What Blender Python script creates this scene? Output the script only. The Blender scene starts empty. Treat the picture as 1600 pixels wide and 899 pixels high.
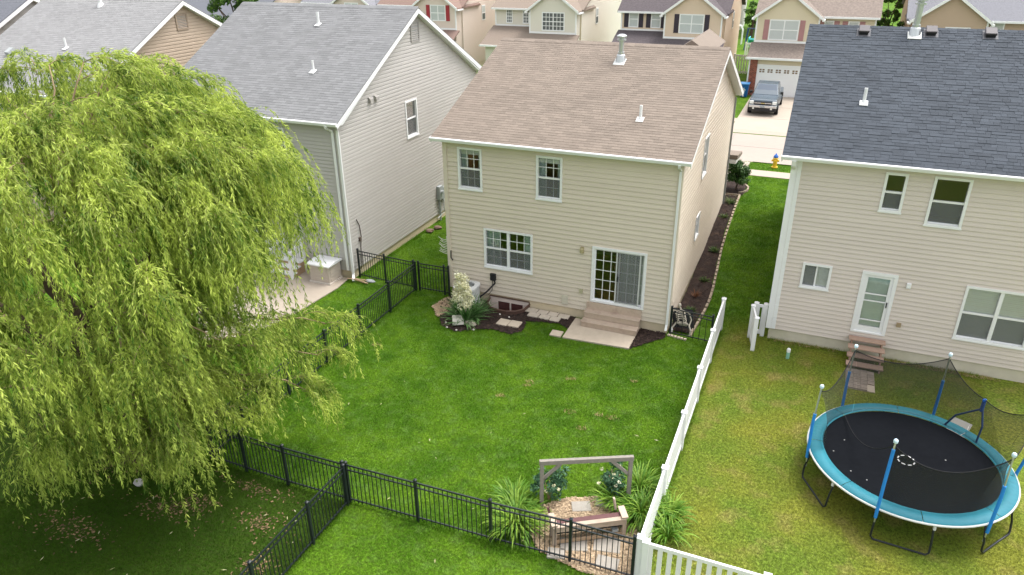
import bpy, math, random
import numpy as np
from mathutils import Vector, Matrix

rnd = random.Random(11)
rng = np.random.default_rng(5)
sc = bpy.context.scene
COL = sc.collection
R_ = math.radians

# ---------------------------------------------------------------- camera
cd = bpy.data.cameras.new('camera')
cam = bpy.data.objects.new('camera', cd)
COL.objects.link(cam)
CX, CY, CZ = 3.7079, -22.4748, 12.4852
YAW, PITCH, ROLL = -0.4017, 0.4475, -0.0101
fw = Vector((math.sin(YAW) * math.cos(PITCH), math.cos(YAW) * math.cos(PITCH), -math.sin(PITCH)))
rt = Vector((math.cos(YAW), -math.sin(YAW), 0))
up = rt.cross(fw)
r2 = rt * math.cos(ROLL) + up * math.sin(ROLL)
u2 = -rt * math.sin(ROLL) + up * math.cos(ROLL)
M = Matrix((r2, u2, -fw)).transposed().to_4x4()
M.translation = (CX, CY, CZ)
cam.matrix_world = M
cd.sensor_width = 36
cd.lens = 36 * 1138.57 / 1600
cd.clip_end = 3000
sc.camera = cam

# ---------------------------------------------------------------- light
SUN_EL, SUN_AZ = 66, 42          # azimuth: degrees clockwise from +Y
w = bpy.data.worlds.new('World')
sc.world = w
w.use_nodes = True
nt = w.node_tree
bg = nt.nodes['Background']
sky = nt.nodes.new('ShaderNodeTexSky')
sky.sky_type = 'NISHITA'
sky.sun_disc = False
sky.sun_elevation = R_(SUN_EL)
sky.sun_rotation = R_(SUN_AZ)
sky.air_density = 1.0
sky.dust_density = 4.0
hs = nt.nodes.new('ShaderNodeHueSaturation')
hs.inputs['Saturation'].default_value = 0.18      # bright overcast: nearly white sky
nt.links.new(sky.outputs[0], hs.inputs['Color'])
nt.links.new(hs.outputs[0], bg.inputs['Color'])
bg.inputs['Strength'].default_value = 0.15
sl = bpy.data.lights.new('sun', 'SUN')
sl.energy = .75
sl.angle = R_(24)
sl.color = (1, .97, .92)
sun = bpy.data.objects.new('sun', sl)
COL.objects.link(sun)
sd = Vector((math.sin(R_(SUN_AZ)) * math.cos(R_(SUN_EL)), math.cos(R_(SUN_AZ)) * math.cos(R_(SUN_EL)), math.sin(R_(SUN_EL))))
sun.rotation_euler = sd.to_track_quat('Z', 'Y').to_euler()
sun.location = (0, 0, 60)
sc.view_settings.view_transform = 'Standard'
sc.view_settings.look = 'None'
sc.view_settings.gamma = 1
sc.view_settings.exposure = 1.45
sc.cycles.transparent_max_bounces = 24
sc.cycles.max_bounces = 8

# ---------------------------------------------------------------- helpers
ORG = {}


def tag(o, label=None, cat=None, group=None, kind=None):
    if label: o['label'] = label
    if cat: o['category'] = cat
    if group: o['group'] = group
    if kind: o['kind'] = kind
    return o


def thing(name, label, cat, loc=(0, 0, 0), group=None):
    o = bpy.data.objects.new(name, None)
    o.empty_display_size = .2
    COL.objects.link(o)
    o.location = loc
    ORG[o.name] = Vector(loc)
    return tag(o, label, cat, group)


def link(name, me, parent=None, loc=None, rot=None, scale=None):
    """link mesh data as an object; loc is a world position"""
    o = bpy.data.objects.new(name, me)
    COL.objects.link(o)
    po = ORG[parent.name] if parent else Vector((0, 0, 0))
    l = Vector(loc) if loc is not None else po
    if parent: o.parent = parent
    o.location = l - po
    if rot: o.rotation_euler = rot
    if scale: o.scale = scale
    ORG[o.name] = l
    return o


def mesh_np(name, V, F, m, smooth=False):
    """fast mesh from numpy arrays; F is (n,3) or (n,4)"""
    V = np.asarray(V, np.float32)
    F = np.asarray(F, np.int32)
    me = bpy.data.meshes.new(name)
    me.vertices.add(len(V))
    me.vertices.foreach_set('co', V.ravel())
    k = F.shape[1]
    me.loops.add(F.size)
    me.loops.foreach_set('vertex_index', F.ravel())
    me.polygons.add(len(F))
    me.polygons.foreach_set('loop_start', np.arange(0, F.size, k, dtype=np.int32))
    me.polygons.foreach_set('loop_total', np.full(len(F), k, np.int32))
    me.polygons.foreach_set('use_smooth', np.full(len(F), bool(smooth)))
    me.update(calc_edges=True)
    me.materials.append(m)
    return me


class MB:
    def __init__(s):
        s.v, s.f = [], []

    def add(s, vs, fs):
        n = len(s.v)
        s.v += [tuple(p) for p in vs]
        s.f += [tuple(i + n for i in f) for f in fs]
        return s

    def box(s, x0, x1, y0, y1, z0, z1):
        if x0 > x1: x0, x1 = x1, x0
        if y0 > y1: y0, y1 = y1, y0
        if z0 > z1: z0, z1 = z1, z0
        return s.add([(x0, y0, z0), (x1, y0, z0), (x1, y1, z0), (x0, y1, z0), (x0, y0, z1), (x1, y0, z1), (x1, y1, z1), (x0, y1, z1)],
                     [(3, 2, 1, 0), (4, 5, 6, 7), (0, 1, 5, 4), (1, 2, 6, 5), (2, 3, 7, 6), (3, 0, 4, 7)])

    def obox(s, c, a, b, d):
        c, a, b, d = Vector(c), Vector(a), Vector(b), Vector(d)
        P = [c + a * i + b * j + d * k for k in (-1, 1) for j, i in ((-1, -1), (-1, 1), (1, 1), (1, -1))]
        return s.add(P, [(3, 2, 1, 0), (4, 5, 6, 7), (0, 1, 5, 4), (1, 2, 6, 5), (2, 3, 7, 6), (3, 0, 4, 7)])

    def beam(s, p, q, wd, ht, upv=(0, 0, 1)):
        p, q = Vector(p), Vector(q)
        d = (q - p)
        a = d.normalized().cross(Vector(upv))
        if a.length < 1e-4: a = d.normalized().cross(Vector((0, 1, 0)))
        a.normalize()
        b = a.cross(d.normalized())
        return s.obox((p + q) / 2, a * wd / 2, d / 2, b * ht / 2)

    def tube(s, pts, r, n=8, cap=True):
        pts = [Vector(p) for p in pts]
        rs = r if isinstance(r, (list, tuple)) else [r] * len(pts)
        vs, fs = [], []
        prev = None
        for i, p in enumerate(pts):
            t = (pts[min(i + 1, len(pts) - 1)] - pts[max(i - 1, 0)]).normalized()
            a = prev - t * prev.dot(t) if prev is not None else t.cross(Vector((0, 0, 1)) if abs(t.z) < .9 else Vector((1, 0, 0)))
            a.normalize()
            prev = a
            b = t.cross(a)
            for k in range(n):
                th = 2 * math.pi * k / n
                vs.append(p + (a * math.cos(th) + b * math.sin(th)) * rs[i])
        for i in range(len(pts) - 1):
            for k in range(n):
                k2 = (k + 1) % n
                fs.append((i * n + k, i * n + k2, (i + 1) * n + k2, (i + 1) * n + k))
        if cap:
            fs.append(tuple(reversed(range(n))))
            fs.append(tuple(range((len(pts) - 1) * n, len(pts) * n)))
        return s.add(vs, fs)

    def prism(s, poly, axis, a0, a1):
        """extrude a closed 2-D polygon along an axis ('x': poly is (y,z); 'y': (x,z); 'z': (x,y))"""
        def P(u, v, a):
            return {'x': (a, u, v), 'y': (u, a, v), 'z': (u, v, a)}[axis]
        n = len(poly)
        vs = [P(u, v, a0) for u, v in poly] + [P(u, v, a1) for u, v in poly]
        fs = [tuple(reversed(range(n))), tuple(range(n, 2 * n))] + [(i, (i + 1) % n, n + (i + 1) % n, n + i) for i in range(n)]
        return s.add(vs, fs)

    def lathe(s, prof, c, n=12):
        c = Vector(c)
        vs = [c + Vector((r * math.cos(2 * math.pi * k / n), r * math.sin(2 * math.pi * k / n), z)) for r, z in prof for k in range(n)]
        fs = [(i * n + k, i * n + (k + 1) % n, (i + 1) * n + (k + 1) % n, (i + 1) * n + k) for i in range(len(prof) - 1) for k in range(n)]
        fs += [tuple(reversed(range(n))), tuple(range((len(prof) - 1) * n, len(prof) * n))]
        return s.add(vs, fs)

    def mesh(s, name, m, org=(0, 0, 0), smooth=False):
        me = bpy.data.meshes.new(name)
        ox, oy, oz = org
        me.from_pydata([(x - ox, y - oy, z - oz) for x, y, z in s.v], [], s.f)
        if smooth: me.polygons.foreach_set('use_smooth', [True] * len(me.polygons))
        me.materials.append(m)
        import bmesh
        b = bmesh.new(); b.from_mesh(me)
        bmesh.ops.recalc_face_normals(b, faces=b.faces)
        b.to_mesh(me); b.free()
        me.update()
        return me

    def build(s, name, m, parent=None, smooth=False, bevel=0):
        org = ORG[parent.name] if parent else (0, 0, 0)
        o = link(name, s.mesh(name, m, org, smooth), parent)
        if bevel:
            md = o.modifiers.new('bevel', 'BEVEL')
            md.width = bevel
            md.segments = 2
            md.limit_method = 'ANGLE'
        return o


# ---------------------------------------------------------------- materials
def mat(name, col, rough=.7, amt=.12, scale=3., bump=0., bscale=60., rand=0., metal=0., spec=.3, amt2=0., scale2=.5, hue=None):
    """principled, colour mottled by two noises and by a random value per piece"""
    m = bpy.data.materials.new(name)
    m.use_nodes = True
    t = m.node_tree
    N, L = t.nodes, t.links
    p = N['Principled BSDF']
    p.inputs['Roughness'].default_value = rough
    p.inputs['Metallic'].default_value = metal
    p.inputs['Specular IOR Level'].default_value = spec
    geo = N.new('ShaderNodeNewGeometry')
    val = None

    def addv(sock, k):
        nonlocal val
        mp = N.new('ShaderNodeMath'); mp.operation = 'MULTIPLY_ADD'
        L.new(sock, mp.inputs[0])
        mp.inputs[1].default_value = 2 * k
        if val is None: mp.inputs[2].default_value = 1 - k
        else:
            sb = N.new('ShaderNodeMath'); sb.operation = 'SUBTRACT'
            L.new(val, sb.inputs[0]); sb.inputs[1].default_value = k
            L.new(sb.outputs[0], mp.inputs[2])
        val = mp.outputs[0]

    def noise(sca, det=4):
        n = N.new('ShaderNodeTexNoise')
        n.inputs['Scale'].default_value = sca
        n.inputs['Detail'].default_value = det
        L.new(geo.outputs['Position'], n.inputs['Vector'])
        return n.outputs['Fac']
    if amt: addv(noise(scale), amt)
    if amt2: addv(noise(scale2), amt2)
    if rand:
        oi = N.new('ShaderNodeObjectInfo')
        a = N.new('ShaderNodeMath'); a.operation = 'ADD'
        L.new(oi.outputs['Random'], a.inputs[0])
        L.new(geo.outputs['Random Per Island'], a.inputs[1])
        f = N.new('ShaderNodeMath'); f.operation = 'FRACT'
        L.new(a.outputs[0], f.inputs[0])
        addv(f.outputs[0], rand)
    vm = N.new('ShaderNodeVectorMath'); vm.operation = 'SCALE'
    vm.inputs[0].default_value = col
    if val is not None: L.new(val, vm.inputs['Scale'])
    else: vm.inputs['Scale'].default_value = 1
    out = vm.outputs[0]
    if hue:                                  # second colour mixed in by a broad noise
        mx = N.new('ShaderNodeMix'); mx.data_type = 'RGBA'
        rp = N.new('ShaderNodeMapRange')
        rp.inputs[1].default_value, rp.inputs[2].default_value = hue[2], hue[3]
        L.new(noise(hue[1], 3), rp.inputs[0])
        L.new(rp.outputs[0], mx.inputs['Factor'])
        L.new(out, mx.inputs['A'])
        v2 = N.new('ShaderNodeVectorMath'); v2.operation = 'SCALE'
        v2.inputs[0].default_value = hue[0]
        if val is not None: L.new(val, v2.inputs['Scale'])
        else: v2.inputs['Scale'].default_value = 1
        L.new(v2.outputs[0], mx.inputs['B'])
        out = mx.outputs['Result']
    L.new(out, p.inputs['Base Color'])
    if bump:
        b = N.new('ShaderNodeBump')
        b.inputs['Strength'].default_value = bump
        b.inputs['Distance'].default_value = .01
        L.new(noise(bscale, 3), b.inputs['Height'])
        L.new(b.outputs[0], p.inputs['Normal'])
    return m


def leafmat(name, c1, c2, trans=.35, rough=.55, scale=.8, lo=.35, hi=.65, wn=1.0, wi=.5):
    """two leaf colours mixed per leaf and by position, with light through the leaf"""
    m = bpy.data.materials.new(name)
    m.use_nodes = True
    t = m.node_tree
    N, L = t.nodes, t.links
    p = N['Principled BSDF']
    p.inputs['Roughness'].default_value = rough
    p.inputs['Specular IOR Level'].default_value = .25
    geo = N.new('ShaderNodeNewGeometry')
    n = N.new('ShaderNodeTexNoise'); n.inputs['Scale'].default_value = scale
    L.new(geo.outputs['Position'], n.inputs['Vector'])
    a = N.new('ShaderNodeMath'); a.operation = 'MULTIPLY_ADD'
    L.new(geo.outputs['Random Per Island'], a.inputs[0]); a.inputs[1].default_value = wi
    s = N.new('ShaderNodeMath'); s.operation = 'MULTIPLY_ADD'
    L.new(n.outputs['Fac'], s.inputs[0]); s.inputs[1].default_value = wn; s.inputs[2].default_value = -.25 - (wn - 1) * .5 - (wi - .5) * .5
    L.new(s.outputs[0], a.inputs[2])
    r = N.new('ShaderNodeMapRange'); r.inputs[1].default_value, r.inputs[2].default_value = lo, hi + .1
    L.new(a.outputs[0], r.inputs[0])
    mx = N.new('ShaderNodeMix'); mx.data_type = 'RGBA'
    mx.inputs['A'].default_value = (*c1, 1); mx.inputs['B'].default_value = (*c2, 1)
    L.new(r.outputs[0], mx.inputs['Factor'])
    L.new(mx.outputs['Result'], p.inputs['Base Color'])
    tr = N.new('ShaderNodeBsdfTranslucent')
    L.new(mx.outputs['Result'], tr.inputs['Color'])
    ms = N.new('ShaderNodeMixShader'); ms.inputs[0].default_value = trans
    L.new(p.outputs[0], ms.inputs[1]); L.new(tr.outputs[0], ms.inputs[2])
    L.new(ms.outputs[0], N['Material Output'].inputs['Surface'])
    return m


def glassmat(name, tint=(.97, .985, .98), f=.8):
    m = bpy.data.materials.new(name)
    m.use_nodes = True
    t = m.node_tree
    N, L = t.nodes, t.links
    N.remove(N['Principled BSDF'])
    g = N.new('ShaderNodeBsdfGlossy'); g.inputs['Roughness'].default_value = .02
    tr = N.new('ShaderNodeBsdfTransparent'); tr.inputs['Color'].default_value = (*tint, 1)
    fr = N.new('ShaderNodeFresnel'); fr.inputs['IOR'].default_value = 1.65
    mu = N.new('ShaderNodeMath'); mu.operation = 'MULTIPLY'; mu.inputs[1].default_value = f
    L.new(fr.outputs[0], mu.inputs[0])
    ms = N.new('ShaderNodeMixShader')
    L.new(mu.outputs[0], ms.inputs[0]); L.new(tr.outputs[0], ms.inputs[1]); L.new(g.outputs[0], ms.inputs[2])
    L.new(ms.outputs[0], N['Material Output'].inputs['Surface'])
    return m


def netmat(name, col, dens, rough=.8):
    m = bpy.data.materials.new(name)
    m.use_nodes = True
    t = m.node_tree
    N, L = t.nodes, t.links
    p = N['Principled BSDF']
    p.inputs['Base Color'].default_value = (*col, 1); p.inputs['Roughness'].default_value = rough
    tr = N.new('ShaderNodeBsdfTransparent')
    ms = N.new('ShaderNodeMixShader'); ms.inputs[0].default_value = dens
    L.new(tr.outputs[0], ms.inputs[1]); L.new(p.outputs[0], ms.inputs[2])
    L.new(ms.outputs[0], N['Material Output'].inputs['Surface'])
    return m


WHITE = mat('white_vinyl', (.80, .80, .80), .45, .03, 2)
TRIM = mat('white_trim', (.80, .80, .80), .5, .04, 2)
SIDE_MAIN = mat('beige_siding', (.65, .568, .468), .55, .03, 1.5, rand=.025, amt2=.04, scale2=.4)
SIDE_LEFT = mat('grey_beige_siding', (.47, .445, .42), .55, .03, 1.5, rand=.02, amt2=.04, scale2=.4)
SIDE_RIGHT = mat('almond_siding', (.64, .565, .505), .55, .03, 1.5, rand=.02, amt2=.04, scale2=.4)
SIDE_TAN = mat('tan_siding', (.48, .38, .29), .55, .03, 1.5, rand=.02, amt2=.04, scale2=.4)
FOUND = mat('foundation_concrete', (.62, .52, .37), .9, .10, 4, .3, 40, amt2=.08, scale2=1.2)
FOUND_R = mat('right_foundation_concrete', (.60, .55, .44), .9, .10, 4, .3, 40, amt2=.12, scale2=1.5, hue=((.44, .42, .28), .9, .5, .75))
SH_MAIN = mat('brown_shingles', (.212, .173, .142), .95, .16, 40, .4, 300, rand=.11, amt2=.14, scale2=.7)
SH_LEFT = mat('grey_shingles', (.200, .201, .204), .95, .15, 40, .4, 300, rand=.11, amt2=.10, scale2=.7)
SH_H3 = mat('weathered_grey_shingles', (.26, .257, .258), .95, .15, 40, .4, 300, rand=.08, amt2=.10, scale2=.6)
SH_RIGHT = mat('charcoal_shingles', (.060, .069, .083), .95, .2, 40, .4, 300, rand=.15, amt2=.16, scale2=.8)
SH_DARK = mat('dark_slate_shingles', (.14, .145, .165), .95, .25, 12, .3, 100)
CONC = mat('pale_concrete', (.39, .33, .27), .9, .07, 6, .2, 60, amt2=.08, scale2=.8)
CONC_OLD = mat('patio_concrete', (.50, .42, .33), .9, .10, 7, .2, 80, amt2=.12, scale2=1.3)
STREETM = mat('street_concrete', (.345, .295, .255), .92, .06, 3, .1, 60, amt2=.06, scale2=.3)
PAVER = mat('paver_stone', (.54, .47, .385), .9, .12, 9, .3, 90, rand=.08)
EDGE = mat('edging_stone', (.34, .275, .205), .9, .2, 12, .4, 60, rand=.12)
MULCH = mat('mulch', (.036, .024, .020), 1, .45, 25, 1., 40, hue=((.065, .042, .03), 3., .5, .7))
CHIP = mat('mulch_chips', (.050, .032, .026), 1, .3, 20, rand=.6)
CHIP_L = mat('wood_chips', (.43, .32, .21), 1, .25, 20, rand=.35)
CHIPBED = mat('wood_chip_bed', (.38, .28, .18), 1, .4, 22, 1., 40, hue=((.28, .18, .10), 3., .5, .7))
BLACK = mat('black_metal', (.012, .016, .020), .35, .1, 5, spec=.5)
STEEL = mat('galvanised_steel', (.55, .57, .58), .35, .1, 8, metal=.8)
GREYM = mat('grey_metal', (.36, .38, .38), .5, .1, 6)
GREYL = mat('light_grey_metal', (.55, .56, .54), .5, .06, 6)
DKVENT = mat('black_plastic', (.02, .02, .022), .5, .1, 5)
PIPE = mat('white_pipe', (.78, .78, .78), .5, .03, 5)
WOOD_W = mat('weathered_grey_wood', (.25, .225, .195), .9, .25, 14, .3, 60, rand=.08)
WOOD_P = mat('pale_deck_wood', (.47, .37, .29), .85, .14, 10, .2, 60, rand=.10, hue=((.36, .27, .21), 3., .55, .8))
WOOD_R = mat('reddish_deck_wood', (.36, .245, .185), .85, .16, 10, .2, 60, rand=.12)
WOOD_T = mat('tan_lumber', (.44, .31, .20), .85, .16, 10, .2, 60, rand=.1)
MAROON = mat('maroon_board', (.12, .055, .055), .7, .2, 10)
BLUE = mat('blue_foam', (.02, .22, .62), .6, .08, 6)
BLUE_D = mat('blue_dark_foam', (.01, .10, .42), .6, .08, 6)
PAD = mat('turquoise_pad', (.022, .17, .22), .55, .14, 5, .8, 9, rand=.06, amt2=.10, scale2=1.5)
MATB = mat('black_mat', (.007, .008, .010), 1, .25, 8, spec=.05, amt2=.2, scale2=1.2)
NET = netmat('black_net', (.012, .013, .012), .55)
NETEDGE = mat('black_net_hem', (.01, .01, .012), .8)
GLASS = glassmat('window_glass')
SCREEN = netmat('insect_screen', (.20, .21, .21), .36)
INNER = mat('room_wall', (.42, .36, .27), .9, .05, 2)
INFLOOR = mat('room_floor', (.50, .26, .09), .5, .1, 4)
CURT = mat('pale_teal_curtain', (.58, .68, .68), .9, .1, 9)
BLIND = mat('white_blind', (.78, .79, .75), .7, .05, 5)
BRICK = mat('red_brick', (.26, .085, .055), .9, .2, 30, rand=.3)
MORTAR = mat('brick_mortar', (.40, .35, .30), .95, .1, 20)


def lawn_group(blade):
    """lawn colour from world position: lush behind the beige house, yellower behind the right house"""
    m = bpy.data.materials.new('lawn_blades' if blade else 'lawn_soil')
    m.use_nodes = True
    t = m.node_tree
    N, L = t.nodes, t.links
    p = N['Principled BSDF']
    p.inputs['Roughness'].default_value = .7
    p.inputs['Specular IOR Level'].default_value = .02
    geo = N.new('ShaderNodeNewGeometry')
    sep = N.new('ShaderNodeSeparateXYZ')
    L.new(geo.outputs['Position'], sep.inputs[0])

    def noise(sca, det=4, off=0):
        n = N.new('ShaderNodeTexNoise'); n.inputs['Scale'].default_value = sca; n.inputs['Detail'].default_value = det
        if off:
            ad = N.new('ShaderNodeVectorMath'); ad.operation = 'ADD'; ad.inputs[1].default_value = (off, off * .7, 0)
            L.new(geo.outputs['Position'], ad.inputs[0]); L.new(ad.outputs[0], n.inputs['Vector'])
        else: L.new(geo.outputs['Position'], n.inputs['Vector'])
        return n.outputs['Fac']

    def mr(s, a, b, c=0., d=1.):
        r = N.new('ShaderNodeMapRange'); r.inputs[1].default_value, r.inputs[2].default_value, r.inputs[3].default_value, r.inputs[4].default_value = a, b, c, d
        L.new(s, r.inputs[0]); return r.outputs[0]

    def mix(f, a, b):
        x = N.new('ShaderNodeMix'); x.data_type = 'RGBA'
        L.new(f, x.inputs['Factor'])
        for k, v in (('A', a), ('B', b)):
            if isinstance(v, tuple): x.inputs[k].default_value = (*v, 1)
            else: L.new(v, x.inputs[k])
        return x.outputs['Result']

    def mul(a, b):
        x = N.new('ShaderNodeMath'); x.operation = 'MULTIPLY'
        L.new(a, x.inputs[0])
        if isinstance(b, float): x.inputs[1].default_value = b
        else: L.new(b, x.inputs[1])
        return x.outputs[0]
    lush = mix(mr(noise(.7, 5), .38, .62), G_LUSH1, G_LUSH2)
    lush = mix(mul(mr(noise(3.2, 4, 7), .5, .72), .65), lush, G_LUSH3)
    lush = mix(mul(mr(noise(1.7, 5, 21), .52, .68), .6), lush, G_LUSH4)
    dry = mix(mr(noise(.5, 4, 3), .38, .62), G_DRY1, G_DRY2)
    dry = mix(mul(mr(noise(1.3, 5, 9), .52, .72), .75), dry, G_DRY3)
    fx = mr(sep.outputs['X'], 1.55, 1.9)
    fy = mr(sep.outputs['Y'], 2.5, 0.5)
    c = mix(mul(fx, fy), lush, dry)
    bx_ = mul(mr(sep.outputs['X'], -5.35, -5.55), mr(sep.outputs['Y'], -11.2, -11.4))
    c = mix(mul(bx_, .85), c, G_SHADE)  # rear left plot: darker turf, willow shade mixed into the colour
    ff = mul(mr(sep.outputs['Y'], -11.6, -13.0), mr(sep.outputs['X'], -5.55, -5.35))           # strip in front of the rear fence is a bit lighter
    c = mix(mul(ff, .5), c, G_LUSH2)
    if not blade:
        c = mix(mr(noise(14, 3), .3, .8), c, (.035, .04, .012))
        L.new(c, p.inputs['Base Color'])
        b = N.new('ShaderNodeBump'); b.inputs['Strength'].default_value = .8; b.inputs['Distance'].default_value = .03
        L.new(noise(35, 4), b.inputs['Height']); L.new(b.outputs[0], p.inputs['Normal'])
        return m
    hv = N.new('ShaderNodeHueSaturation')
    L.new(c, hv.inputs['Color'])
    L.new(mr(geo.outputs['Random Per Island'], 0, 1, .72, 1.32), hv.inputs['Value'])
    L.new(hv.outputs[0], p.inputs['Base Color'])
    tr = N.new('ShaderNodeBsdfTranslucent'); L.new(hv.outputs[0], tr.inputs['Color'])
    ms = N.new('ShaderNodeMixShader'); ms.inputs[0].default_value = .35
    L.new(p.outputs[0], ms.inputs[1]); L.new(tr.outputs[0], ms.inputs[2])
    L.new(ms.outputs[0], N['Material Output'].inputs['Surface'])
    return m


G_LUSH1, G_LUSH2, G_LUSH3, G_LUSH4 = (.078, .190, .011), (.142, .275, .019), (.165, .29, .065), (.048, .135, .009)
G_SHADE = (.028, .066, .007)       # darker turf of the plot behind, with willow shade painted into its colour
G_DRY1, G_DRY2, G_DRY3 = (.27, .29, .045), (.18, .26, .035), (.38, .31, .11)
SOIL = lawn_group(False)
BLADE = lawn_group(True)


# ---------------------------------------------------------------- ground
def sst(t):
    t = np.clip(t, 0, 1)
    return t * t * (3 - 2 * t)


def tz(x, y):
    x = np.asarray(x, float); y = np.asarray(y, float)
    k = sst((x + 8.4) / 4.4)
    ys = 7.5 * (1 - k) + 2.5 * k
    z = .84 * sst((y - ys) / (13.5 - ys)) + .16 * sst((y - 13) / 6)
    return z - .12 * sst((y - 19.6) / .25) * (1 - sst((y - 26.9) / .25))


def tzf(x, y): return float(tz(x, y))


gx = np.concatenate([[-700, -400, -250, -160, -110, -80, -60], np.setdiff1d(np.arange(-50, 20, .6).round(2), [-6.8, -5.0]), [-6.7, -5.18, 22, 26, 32, 40, 55, 80, 120, 200, 350, 700]])
gy_ = np.concatenate([[-300, -150, -80, -50, -35], np.setdiff1d(np.arange(-28, 44, .6).round(2), [-.4, -1.0]), [-.66, .1, 46, 50, 56, 64, 75, 90, 120, 160, 240, 400, 800, 1500]])
gx = np.sort(gx); gy_ = np.sort(gy_)
GX, GY = np.meshgrid(gx, gy_)
V = np.stack([GX, GY, tz(GX, GY)], -1).reshape(-1, 3)
nx, ny = len(gx), len(gy_)
i0 = (np.arange(ny - 1)[:, None] * nx + np.arange(nx - 1)).ravel()
F = np.stack([i0, i0 + 1, i0 + nx + 1, i0 + nx], -1)
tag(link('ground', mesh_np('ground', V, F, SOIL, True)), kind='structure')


def sheet(name, poly, m, dz=.004, step=.5, thick=0.0, kind='structure', parent=None):
    """flat sheet following the terrain, a regular grid inside an axis-aligned box"""
    x0, x1, y0, y1 = poly
    xs = np.linspace(x0, x1, max(2, int((x1 - x0) / step) + 1)); ys = np.linspace(y0, y1, max(2, int((y1 - y0) / step) + 1))
    X, Y = np.meshgrid(xs, ys)
    V = np.stack([X, Y, tz(X, Y) + dz], -1).reshape(-1, 3)
    nx = len(xs); ny = len(ys)
    i0 = (np.arange(ny - 1)[:, None] * nx + np.arange(nx - 1)).ravel()
    F = np.stack([i0, i0 + 1, i0 + nx + 1, i0 + nx], -1)
    return tag(link(name, mesh_np(name, V, F, m), parent), kind=kind)


sheet('street', (-60, 40, 19.9, 26.9), STREETM, .004, 1)
sheet('kerb', (.6, 40, 19.62, 19.88), CONC, .02, .25)
sheet('sidewalk', (.55, 40, 17.0, 18.0), CONC, .03)
sheet('driveway', (-5.2, .5, 12.6, 19.9), CONC, .03)
sheet('driveway', (-1.6, 3.6, 26.7, 39.4), CONC, .03)
sheet('sidewalk', (-40, -1.6, 29.3, 30.4), CONC, .03)
jt = MB()
for y in (19.95, 23.4, 26.85): jt.box(-40, 30, y - .03, y + .03, tzf(0, 23) - .05, tzf(0, 23) + .012)
for y in (31, 35): jt.box(-1.6, 3.6, y - .015, y + .015, .9, 1.036)
for x in (-6, -1.2, 3.6, 8.4): jt.box(x - .02, x + .02, 19.9, 26.9, .8, tzf(0, 23) + .011)
tag(jt.build('street_joint', mat('joint', (.30, .26, .23), .9)), kind='structure')


def poly_slab(name, pts, m, z0, z1, kind='structure', bevel=0, parent=None):
    o = MB().prism(pts, 'z', z0, z1).build(name, m, parent, bevel=bevel)
    return tag(o, kind=kind)


# patio slab of the beige house, patio of the left house
PATIO = [(-3.3, -.12), (-.96, -.12), (-.96, -1.53), (-3.28, -1.63)]
poly_slab('patio_slab', PATIO, CONC_OLD, -.05, .06, bevel=.01)
LPATIO = [(-12.95, -.25), (-12.85, -1.2), (-13.0, -3.3), (-13.2, -4.6), (-13.9, -5.9), (-15.0, -6.6), (-16.2, -6.4), (-16.8, -5.2), (-17, -.25)]
poly_slab('patio_slab', LPATIO, CONC, -.05, .05, bevel=.01)


# ---------------------------------------------------------------- building pieces
BOARD_CACHE = {}


def board_mesh(m, h, dutch=False):
    k = (m.name, round(h, 4), dutch)
    if k not in BOARD_CACHE:
        d = .036
        vs = [(0, -d, 0), (1, -d, 0), (1, -.004, h), (0, -.004, h), (0, .006, 0), (1, .006, 0)]
        me = bpy.data.meshes.new('siding_board')
        fs = [(0, 1, 2, 3), (4, 5, 1, 0), (0, 3, 4), (1, 5, 2)]
        if dutch:                              # flat face, coved top: reads as a line even along the wall
            d = .032
            vs = [(0, -d, 0), (1, -d, 0), (1, -d + .004, h * .62), (0, -d + .004, h * .62), (1, -.004, h * .80), (0, -.004, h * .80), (1, -.003, h), (0, -.003, h), (0, .006, 0), (1, .006, 0)]
            fs = [(0, 1, 2, 3), (3, 2, 4, 5), (5, 4, 6, 7), (8, 9, 1, 0)]
        me.from_pydata(vs, [], fs)
        me.materials.append(m)
        BOARD_CACHE[k] = me
    return BOARD_CACHE[k]


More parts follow.
